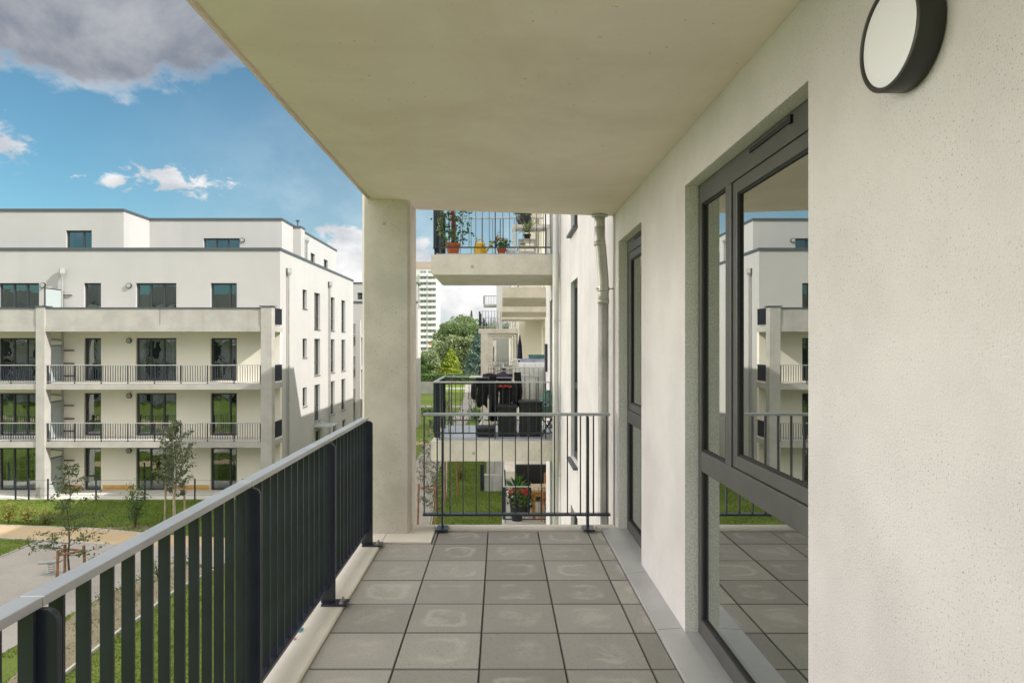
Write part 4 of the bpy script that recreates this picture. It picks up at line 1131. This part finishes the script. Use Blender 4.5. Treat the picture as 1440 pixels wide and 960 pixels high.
# tower
T_ = thing('residential_tower', 'tall white residential tower of many floors, beyond the treetops', 'tower', (-44, 322, GZ))
MB().box(-60, -30.3, 322, 345, GZ, 37.4).build('wall', 'tower_grey', T_)
MB().box(-60.2, -30.1, 321.8, 345.2, 37.401, 40.6).build('roof_storey', 'tower_cap', T_)
tw = None
for k in range(15):
    z = 35.0 - 2.78 * k
    for xa, xb in ((-37.6, -35.0), (-33.9, -30.4), (-43.6, -40.6), (-48.5, -45.5)):
        MB().box(xa - .3, xb + .3, 320.6, 321.99, z - 1.30, z - .05).build('balcony_parapet', 'white_enamel', T_)
        MB().box(xa, xa + (xb - xa) * .45, 321.9, 321.998, z + .02, z + 1.28).build('window', 'tower_window', T_)
        MB().box(xa + (xb - xa) * .55, xb, 321.9, 321.998, z + .02, z + 1.28).build('window', 'tower_window', T_)
MB().box(-33.4, -31.2, 320.5, 320.61, -4.3 + 2.78 * 2, -3.9 + 2.78 * 2 + .3).build('awning', 'orange_petal', T_)

# ================================================================== ground
def GP(px, py, z=GZ):       # where a line of sight through the photo meets the flat courtyard
    y = 960 * (H - z) / (py - 484.5); return ((px - 703.5) * y / 960, y)
def sheet(name, polys, dz, mat):
    mb = MB()
    for p in polys: mb.face([(x, y, GZ + dz) for x, y in p])
    o = mb.build(name, mat); return struct(o)
mb = MB(); mb.face([(-1500, -600, GZ), (1500, -600, GZ), (1500, 3000, GZ), (-1500, 3000, GZ)]); struct(mb.build('lawn', 'lawn'))
plaza = [GP(57, 760), GP(163, 766.5), GP(330, 771), GP(310, 800), GP(250, 786), GP(146, 837), GP(106, 859), GP(-60, 955), (-30, 15), (-34, 22.5), GP(0, 784)]
sheet('gravel_plaza', [plaza], .008, 'gravel')
sand = [GP(-260, 737), GP(0, 739), GP(130, 743.5), GP(200, 750), GP(330, 757), GP(330, 771), GP(163, 766.5), GP(57, 760), GP(0, 757), GP(-260, 753)]
sheet('sandy_path', [sand], .012, 'sand')
soil = [GP(-20, 990), GP(106, 861), GP(146, 839), GP(250, 788), GP(300, 803), GP(248, 831), GP(201, 867), GP(102, 940), GP(20, 1010)]
sheet('planting_bed', [soil], .004, 'soil'); sheet('bare_soil', [[GP(135, 742), GP(205, 738), GP(225, 746), GP(200, 749.5), GP(140, 744)]], .006, 'soil')
def strip(name, pts, w, dz, mat):
    mb = MB()
    P = [Vector((x, y, 0)) for x, y in pts]
    for i in range(len(P) - 1):
        t = (P[i + 1] - P[i]).normalized(); n = Vector((-t.y, t.x, 0)) * w / 2
        if i == 0: a = (P[i] - n, P[i] + n)
        if i + 2 < len(P):
            t2 = (P[i + 2] - P[i + 1]).normalized(); nn = (Vector((-t.y, t.x, 0)) + Vector((-t2.y, t2.x, 0))).normalized() * w / 2
        else: nn = n
        b = (P[i + 1] - nn, P[i + 1] + nn)
        mb.face([(v.x, v.y, GZ + dz) for v in (a[0], b[0], b[1], a[1])]); a = b
    return struct(mb.build(name, mat))
walk = [(-3.6, 14), (-3.9, 30), (-4.7, 40), (-4.9, 52), (-4.25, 66), (-3.9, 82), (-4.6, 104), (-6.1, 136), (-7.5, 170)]
strip('gravel_path', walk, 1.7, .010, 'gravel')
strip('cross_path', [(-80, -3), (-40, 1), (-28, 9)], 3.0, .006, 'sand'); strip('cross_path', [(-16, 56), (-4.9, 53.5)], 1.6, .006, 'sand'); strip('cross_path', [(-30, 88), (-4.2, 86)], 2.6, .006, 'gravel'); strip('cross_path', [(-30, 118), (-5.4, 122)], 4.5, .006, 'gravel')
def kerb(pts, w=.07, h=.035, name='kerb'):
    mb = MB()
    for (x0, y0), (x1, y1) in zip(pts, pts[1:]): mb.bar((x0, y0, GZ + h / 2), (x1, y1, GZ + h / 2), w, h)
    return struct(mb.build(name, 'kerb_stone'))
kerb([GP(57, 760), GP(0, 784), (-34, 22.5)]); kerb([GP(0, 739), GP(130, 743.5), GP(200, 750)]); kerb([GP(0, 757), GP(57, 760), GP(163, 766.5)])
kerb([GP(300, 803), GP(248, 831), GP(224.5, 848), GP(201, 867), GP(169, 888), GP(102, 940), GP(40, 990)], .10, .07)
kerb([(x + .9, y) for x, y in walk[:5]], .06, .03); kerb([GP(106, 860), GP(146, 838), GP(250, 787)], .05, .03)
# stone block steps and a low wall beside the path's lawn
t = thing('garden_steps', 'pale stone block steps with a dark fence panel at the far edge of the lawn', 'garden steps', (.4, 36.3, GZ))
for y0, y1, z1, xa in ((36.3, 36.9, .84, -.86), (36.91, 37.5, 1.5, -.74)):
    st = MB(); x = xa
    while x < 1.8:
        for k in range(2): st.box(x, x + .425, y0, y1, GZ + z1 * k / 2, GZ + z1 * (k + 1) / 2 - .012)
        x += .44
    st.build('step', 'block_stone', t)
MB().box(-1.06, -.87, 36.2, 36.28, GZ + .05, GZ + 1.45).build('fence_panel', 'anthracite', t)

# grass blades over the lawn that is close enough to read
def inpoly(P, poly):
    x, y = P[:, 0], P[:, 1]; r_ = np.zeros(len(P), bool); n = len(poly)
    for i in range(n):
        (x0, y0), (x1, y1) = poly[i], poly[(i + 1) % n]
        c = ((y0 > y) != (y1 > y)); xx = (x1 - x0) * (y - y0) / ((y1 - y0) if y1 != y0 else 1e-9) + x0
        r_ ^= c & (x < xx)
    return r_
def grass():
    cand = np.concatenate([np.stack([RNG.uniform(-33, -11, 120000), RNG.uniform(17, 34.2, 120000)], 1), np.stack([RNG.uniform(-11.5, .8, 110000), RNG.uniform(13.5, 46, 110000)], 1)])
    bad = inpoly(cand, plaza) | inpoly(cand, sand) | (inpoly(cand, soil) & (RNG.uniform(0, 1, len(cand)) < .8))
    wx = np.interp(cand[:, 1], [p[1] for p in walk], [p[0] for p in walk]); bad |= np.abs(cand[:, 0] - wx) < .9
    P = cand[~bad]; n = len(P)
    cl = .55 + .45 * np.sin(P[:, 0] * 1.9 + 1.7 * np.sin(P[:, 1] * 1.3)) * np.sin(P[:, 1] * 2.3 + 1.1 * np.sin(P[:, 0] * .9)); h = RNG.uniform(.03, .085, n) * (.45 + cl); a = RNG.uniform(0, 6.283, n); w = .017
    dx, dy = np.cos(a) * w, np.sin(a) * w; lx, ly = RNG.normal(0, .04, n), RNG.normal(0, .04, n)
    v = np.stack([np.stack([P[:, 0] - dx, P[:, 1] - dy, np.full(n, GZ)], 1), np.stack([P[:, 0] + dx, P[:, 1] + dy, np.full(n, GZ)], 1), np.stack([P[:, 0] + lx, P[:, 1] + ly, GZ + h], 1)], 1).reshape(-1, 3)
    me = bpy.data.meshes.new('grass'); me.vertices.add(n * 3); me.vertices.foreach_set('co', v.ravel())
    me.loops.add(n * 3); me.loops.foreach_set('vertex_index', np.arange(n * 3, dtype=np.int32)); me.polygons.add(n); me.polygons.foreach_set('loop_start', np.arange(0, n * 3, 3, dtype=np.int32))
    me.update(calc_edges=True); me.materials.append(M['blade'])
    o = bpy.data.objects.new('grass', me); COL.objects.link(o); struct(o, 'stuff')
grass()

# ------------------------------------------------------------------ young trees, shrubs, stakes
def stakes(label, loc, rad, h, mat, n=3, cross=True, a0=.3):
    t = thing('tree_stake', label, 'tree stake', loc, 'stake frames round the young trees')
    P = [(loc[0] + rad * math.cos(a0 + k * 2 * math.pi / n), loc[1] + rad * math.sin(a0 + k * 2 * math.pi / n)) for k in range(n)]
    for x, y in P: MB().tube([(x + (x - loc[0]) * .12, y + (y - loc[1]) * .12, loc[2] - .1), (x, y, loc[2] + h)], .045, 10).build('stake', mat, t)
    if cross:
        for i in range(n):
            (x, y), (u, v) = P[i], P[(i + 1) % n]
            MB().tube([(x, y, loc[2] + h - .16), (u, v, loc[2] + h - .16)], .036, 8).build('crossbar', mat, t)
    MB().tube([(loc[0] + .09 * math.cos(k * .7), loc[1] + .09 * math.sin(k * .7), loc[2] + h - .22) for k in range(10)], .02, 6).build('tie', 'black_cloth', t)
    return t
x, y = GP(97, 824); tl = (x, y, GZ)
young_tree('young_tree', 'spindly staked young tree with sparse spreading branches, rising from the gravel', 'tree', tl, 3.95, 1.5, .95, 30, 70, .085, 'leaf_young', .038, .12)
stakes('brown stake frame round the spindly tree on the gravel', tl, .42, 1.28, 'stake_wood', 3, True, 2.4)
tl = (-458 * 30 / 960, 30, GZ)
young_tree('young_tree', 'denser silvery-leaved young tree with a whitewashed trunk, in front of the far block', 'tree', tl, 4.35, .85, 1.05, 30, 120, .10, 'leaf_silver', .05, .75, 'bark_white', cone=False)
stakes('pale stake frame round the silvery-leaved tree', tl, .42, 1.7, 'pale_stake', 3, True, .9)
def shrub(name, label, loc, h, w, n, s, mat, group=None, stems=7):
    t = thing(name, label, 'shrub', loc, group); mb = MB(); cs = []
    for k in range(stems):
        a = k * 2.4; d = Vector((math.cos(a) * w * .5 * random.uniform(.3, 1), math.sin(a) * w * .5 * random.uniform(.3, 1), h * random.uniform(.65, 1)))
        p0 = Vector(loc); pts = [p0 + Vector((d.x * f ** 1.3, d.y * f ** 1.3, d.z * f)) for f in (0, .3, .6, 1)]
        mb.tube(pts, [.016, .012, .008, .004], 5)
        for _ in range(n // stems):
            f = random.uniform(.22, 1); i = min(2, int(f * 3)); cs.append(tuple(p0 + Vector((d.x * f ** 1.3, d.y * f ** 1.3, d.z * f)) + Vector((random.gauss(0, 1), random.gauss(0, 1), random.gauss(0, .8))) * w * .13))
    mb.build('stem', 'bark', t); leaf_mesh('foliage', cs, s, mat, t)
    return t
shrub('shrub', 'tall dark green shrub standing alone at the edge of the sandy path', (*GP(190, 742), GZ), 2.05, 1.15, 640, .11, 'leaf_shrub', None, 12)
yg = 'small yellowing shrubs on the sunny lawn'
for px_, py_, h, lab in ((12, 736, .95, 'yellowing small shrub at the edge of the frame, on the sunny lawn strip'), (38, 737, .85, 'yellowing small shrub, between two like it on the sunny lawn strip'), (64, 737, .6, 'shortest yellowing shrub on the sunny lawn strip')):
    shrub('small_shrub', lab, (*GP(px_, py_), GZ), h, .85, 420, .095, 'leaf_yellow', yg, 7)
bg = 'low plants in the bare planting bed'
for i, (px_, py_, h) in enumerate(((222, 812, .7), (180, 838, .75), (150, 862, .7), (120, 890, .5), (255, 800, .6), (205, 822, .5))):
    shrub('bed_plant', 'low sparse plant in the bare planting bed, glimpsed through the railing bars', (*GP(px_, py_), GZ), h, .6, 120, .07, ('leaf_shrub', 'leaf_pot')[i % 2], bg, 6)

# spring rocker on the gravel
x, y = GP(72, 806); c = (x, y, GZ)
t = thing('spring_rocker', 'small grey spring rocker standing on the gravel by the spindly tree', 'spring rocker', c)
MB().tube([(x + .10 * math.cos(k * .42), y + .10 * math.sin(k * .42), GZ + .02 + .32 * k / 60) for k in range(61)], .011, 6).build('spring', 'zinc_far', t)
MB().prism([(x - .36, .33), (x + .30, .36), (x + .42, .46), (x + .20, .44), (x - .25, .40), (x - .42, .43)], 'y', y - .11, y + .11)
p = [(x - .38, GZ + .34), (x + .28, GZ + .36), (x + .40, GZ + .47), (x + .16, GZ + .45), (x - .26, GZ + .41), (x - .42, GZ + .44)]
MB().prism(p, 'y', y - .12, y + .12).build('seat', 'zinc_far', t, bevel=.02)
MB().tube([(x + .2, y - .2, GZ + .58), (x + .2, y + .2, GZ + .58)], .016, 8).tube([(x + .2, y, GZ + .44), (x + .2, y, GZ + .58)], .016, 8).build('handle', 'steel', t)
MB().box(x - .2, x + .2, y - .2, y + .2, GZ + .009, GZ + .02).build('base_plate', 'zinc_far', t)

# saplings by the gravel path, seen through the end railing
tl = (-2.95, 28.5, GZ)
young_tree('young_tree', 'sparse sapling with tiny pale leaves close beside the pillar, at the path edge', 'tree', tl, 4.6, .75, .7, 34, 70, .075, 'leaf_silver', .035, .7, 'bark_white', cone=False)
stakes('dark stake frame round the sapling next to the pillar', tl, .45, 2.0, 'stake_wood', 3, True, 1.2)
tl = (-2.72, 34.5, GZ)
young_tree('young_tree', 'thin white-trunked sapling further along the lawn, mostly hidden by the neighbouring balcony', 'tree', tl, 4.9, .6, 2.6, 20, 60, .085, 'leaf_olive', .045, .7, 'bark_white', cone=False)
stakes('tall leaning stake frame round the white-trunked sapling', tl, .55, 2.35, 'stake_wood', 3, True, .5)
shrub('shrub', 'low pinkish-leaved shrub behind the white-trunked sapling', (-2.3, 39.5, GZ), 1.0, 1.3, 300, .10, 'leaf_yellow')
for px_, y_, h, w, lab in ((594, 112, 2.4, 4.2, 'low dark shrub at the end of the sandy cross path, next to the pillar'), (668, 70, 1.4, 2.6, 'low green shrub bordering the gravel path, behind the neighbouring balcony'), (672, 92, 1.5, 3, 'second low shrub bordering the gravel path, farther from the balconies'), (600, 75, .8, 2.6, 'low shrub on the lawn by the far side of the gravel path')):
    shrub('shrub', lab, ((px_ - 703.5) * y_ / 960, y_, GZ), h, w, 420, .24, 'leaf_shrub', None, 9)

# far trees: each with its own trunk and crown
ft = 'broad trees closing the view at the end of the courtyard'
def ftree(px_, Y, top, wpx, mat, label, n=5200, ls=.55, lumps=18, th=.12, name='broadleaf_tree'):
    h = H + (484.5 - top) * Y / 960 - GZ; w = wpx * 1.3 * Y / 960; n = int(n * 1.5); lumps = int(lumps * 1.6)
    big_tree(name, label, 'tree', ((px_ - 703.5) * Y / 960, Y, GZ), h, w, mat, n, ls, th, False, ft, lumps)
ftree(634, 215, 453, 36, 'leaf_wood', 'tall rounded tree standing nearest to the white tower', 6500)
ftree(645, 225, 446, 50, 'leaf_wood', 'tallest broad tree in the middle of the far trees', 7500)
ftree(676, 215, 452, 46, 'leaf_wood', 'tall tree whose crown ends behind the pillared balcony', 6500)
ftree(704, 235, 455, 50, 'leaf_wood', 'broad tree hidden for the most part behind the pillared balcony', 4000)
ftree(575, 220, 500, 40, 'leaf_wood', 'broad tree hidden for the most part behind the concrete pillar', 4000)
ftree(628, 190, 470, 40, 'leaf_olive', 'olive-toned tree in front of the tallest one', 5000)
ftree(658, 185, 474, 38, 'leaf_olive', 'reddish olive tree between the lime-green conifer and the tall trees', 5000)
ftree(603, 150, 492, 32, 'leaf_olive', 'lower bushy tree under the tower, left of the lime-green conifer', 4200, .42)
ftree(590, 140, 499, 22, 'leaf_shrub', 'small dark bushy tree touching the pillar edge', 3000, .4)
def conifer(px_, Y, top, base, wpx, mat, label, n, ls):
    h = (base - top) * Y / 960; z = H - (base - 484.5) * Y / 960
    big_tree('conifer', label, 'tree', ((px_ - 703.5) * Y / 960, Y, GZ), H + (484.5 - top) * Y / 960 - GZ, wpx * Y / 960, mat, n, ls, .1, True)
conifer(634, 140, 490, 528, 38, 'leaf_lime', 'bright lime-green conifer at the end of the gravel path', 5200, .36)
conifer(673, 155, 466, 526, 44, 'leaf_spruce', 'blue-grey spruce next to the pillared balcony', 6500, .42)
conifer(663, 230, 438, 500, 14, 'leaf_wood', 'pointed dark conifer top rising above the far tree crowns', 2200, .5)
hd = thing('hedge', 'clipped green hedge along the end of the lawn below the far trees', 'hedge', (-10, 138, GZ))
P = np.stack([RNG.uniform(-20, -3.2, 9000), RNG.uniform(134, 137, 9000), GZ + 1.9 * RNG.uniform(0, 1, 9000) ** .6], 1); leaf_mesh('foliage', P, .34, 'leaf_shrub', hd, aspect=.8)
MB().box(-19.8, -3.4, 134.3, 136.7, GZ, GZ + 1.5).build('stem', 'bark', hd)
t = thing('garden_wall', 'pale low wall crossing behind the path, just right of the pillar', 'wall', (-14, 110, GZ))
MB().box(-30, -9.2, 108, 108.4, GZ, GZ + 1.9).build('wall_panel', 'pale_concrete', t)

# ================================================================== light, sky
SUN = Vector((1, -.357, .74)).normalized()
sl = bpy.data.lights.new('sun', 'SUN'); sl.energy = 2.6; sl.angle = R(.53); sl.color = (1, .95, .87)
so = bpy.data.objects.new('sun', sl); COL.objects.link(so); so.rotation_euler = (-SUN).to_track_quat('-Z', 'Y').to_euler(); so.location = (30, -10, 40)
w = bpy.data.worlds.new('World'); SC.world = w; w.use_nodes = True
T = NT(w.node_tree); out = T.n('ShaderNodeOutputWorld')
sky = T.n('ShaderNodeTexSky', sky_type='NISHITA'); sky.sun_disc = False
sky.sun_elevation = math.asin(SUN.z); sky.sun_rotation = math.atan2(SUN.x, SUN.y)
sky.altitude = 100; sky.air_density = 1.0; sky.dust_density = .8; sky.ozone_density = 2.2
tc = T.n('ShaderNodeTexCoord').outputs['Generated']
sp = T.n('ShaderNodeSeparateXYZ'); T.l(tc, sp.inputs[0])
az = T.m('MULTIPLY', T.m('ARCTAN2', sp.outputs[0], sp.outputs[1]), 57.2958)
el = T.m('MULTIPLY', T.m('ARCSINE', sp.outputs[2]), 57.2958)
sq = T.n('ShaderNodeMapping'); T.l(tc, sq.inputs[0]); sq.inputs['Scale'].default_value = (1, 1, 1.7)
n4 = T.noise(sq.outputs[0], 34, 7, .6, .3); n1 = T.noise(sq.outputs[0], 7.5, 9, .58, .25); n2 = T.noise(sq.outputs[0], 3.2, 7, .6, .3); n3 = T.noise(sq.outputs[0], 16, 6, .6, .2)
def blob(a0, e0, wa, we, k=1.6, soft=.35, nn=n1):
    d = T.m('ADD', T.m('POWER', T.m('DIVIDE', T.m('SUBTRACT', az, a0), wa), 2.), T.m('POWER', T.m('DIVIDE', T.m('SUBTRACT', el, e0), we), 2.))
    d = T.m('ADD', T.m('SQRT', d), T.m('MULTIPLY', T.m('SUBTRACT', nn, .5), k))
    return T.m('SUBTRACT', 1., T.sstep(d, 1 - soft, 1.))
def mx(*a):
    r_ = a[0]
    for b in a[1:]: r_ = T.m('MAXIMUM', r_, b)
    return r_
nb_ = T.m('ADD', T.m('MULTIPLY', n1, .62), T.m('MULTIPLY', n3, .38))
big = blob(-33.5, 26.6, 19.5, 9.0, .85, .14, nb_)
small = mx(blob(-25.6, 12.1, 4.2, 1.15, 4.2, .75, n4), blob(-37.4, 13.4, 2.8, 1.9, 2.6, .6, n4), blob(-29.6, 11.9, 1.2, .7, 3., .8, n4), blob(-23, 36, 14, 5, 2.0, .5, n2))
low = mx(blob(-11.2, 5.6, 5.6, 4.4, 1.6, .3, n3), blob(-9.2, 4.6, 7.6, 5.2, 1.3, .4, n1), blob(3, 2.5, 14, 6.5, 1.2, .6, n1))
thin = T.m('MULTIPLY', T.m('ADD', T.m('MULTIPLY', T.sstep(n2, .42, .72), .4), .30), T.m('MULTIPLY', T.sstep(az, -33., -12.), T.m('SUBTRACT', 1., T.sstep(el, 8., 24.))))
# outside the view: bright clouds added overhead, beside and behind to light the shade
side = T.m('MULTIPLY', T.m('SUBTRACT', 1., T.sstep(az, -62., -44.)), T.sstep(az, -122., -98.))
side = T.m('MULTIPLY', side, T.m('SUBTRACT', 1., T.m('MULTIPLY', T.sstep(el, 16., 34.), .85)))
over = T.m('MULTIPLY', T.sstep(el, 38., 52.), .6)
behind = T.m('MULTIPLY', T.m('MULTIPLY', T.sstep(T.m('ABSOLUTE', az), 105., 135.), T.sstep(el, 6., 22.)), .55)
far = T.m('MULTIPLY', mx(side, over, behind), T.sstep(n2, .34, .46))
white = mx(small, low, thin)
# sunlit edge and grey belly of each cloud
shade = T.mix(T.sstep(n2, .38, .66), (.24, .275, .35), (.60, .62, .66))
belly = T.mix(T.sstep(el, 16.5, 19.5), (.72, .73, .77), shade)
wcol = T.mix(T.sstep(n1, .34, .62), (1.22, 1.21, 1.20), (.70, .74, .80))
cmask = T.m('MAXIMUM', big, white)
ccol = T.mix(big, wcol, belly)
bg1 = T.n('ShaderNodeBackground'); bg1.inputs[1].default_value = .053
skyc = T.mix(1., sky.outputs[0], (.70, 1.03, .98), 'MULTIPLY')
T.l(skyc, bg1.inputs[0])
bg2 = T.n('ShaderNodeBackground'); T.l(ccol, bg2.inputs[0]); bg2.inputs[1].default_value = .37
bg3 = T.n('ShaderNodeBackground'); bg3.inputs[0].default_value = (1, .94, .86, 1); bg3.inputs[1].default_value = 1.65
ms = T.n('ShaderNodeMixShader'); T.l(cmask, ms.inputs[0]); T.l(bg1.outputs[0], ms.inputs[1]); T.l(bg2.outputs[0], ms.inputs[2])
T.l(T.m('ADD', 1.65, T.m('MULTIPLY', side, 1.9)), bg3.inputs[1])  # added side clouds made stronger, as fill for the shaded balcony
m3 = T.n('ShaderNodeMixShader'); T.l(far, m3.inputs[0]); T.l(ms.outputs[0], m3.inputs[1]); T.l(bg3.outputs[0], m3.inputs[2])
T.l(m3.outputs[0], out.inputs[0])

SC.view_settings.view_transform = 'Standard'; SC.view_settings.look = 'None'; SC.view_settings.gamma = 1; SC.view_settings.exposure = 1.18
SC.view_settings.use_curve_mapping = False
SC.cycles.max_bounces = 8; SC.cycles.diffuse_bounces = 5; SC.cycles.glossy_bounces = 4; SC.cycles.transparent_max_bounces = 8
SC.cycles.use_denoising = True
SC.cycles.sample_clamp_indirect = 8
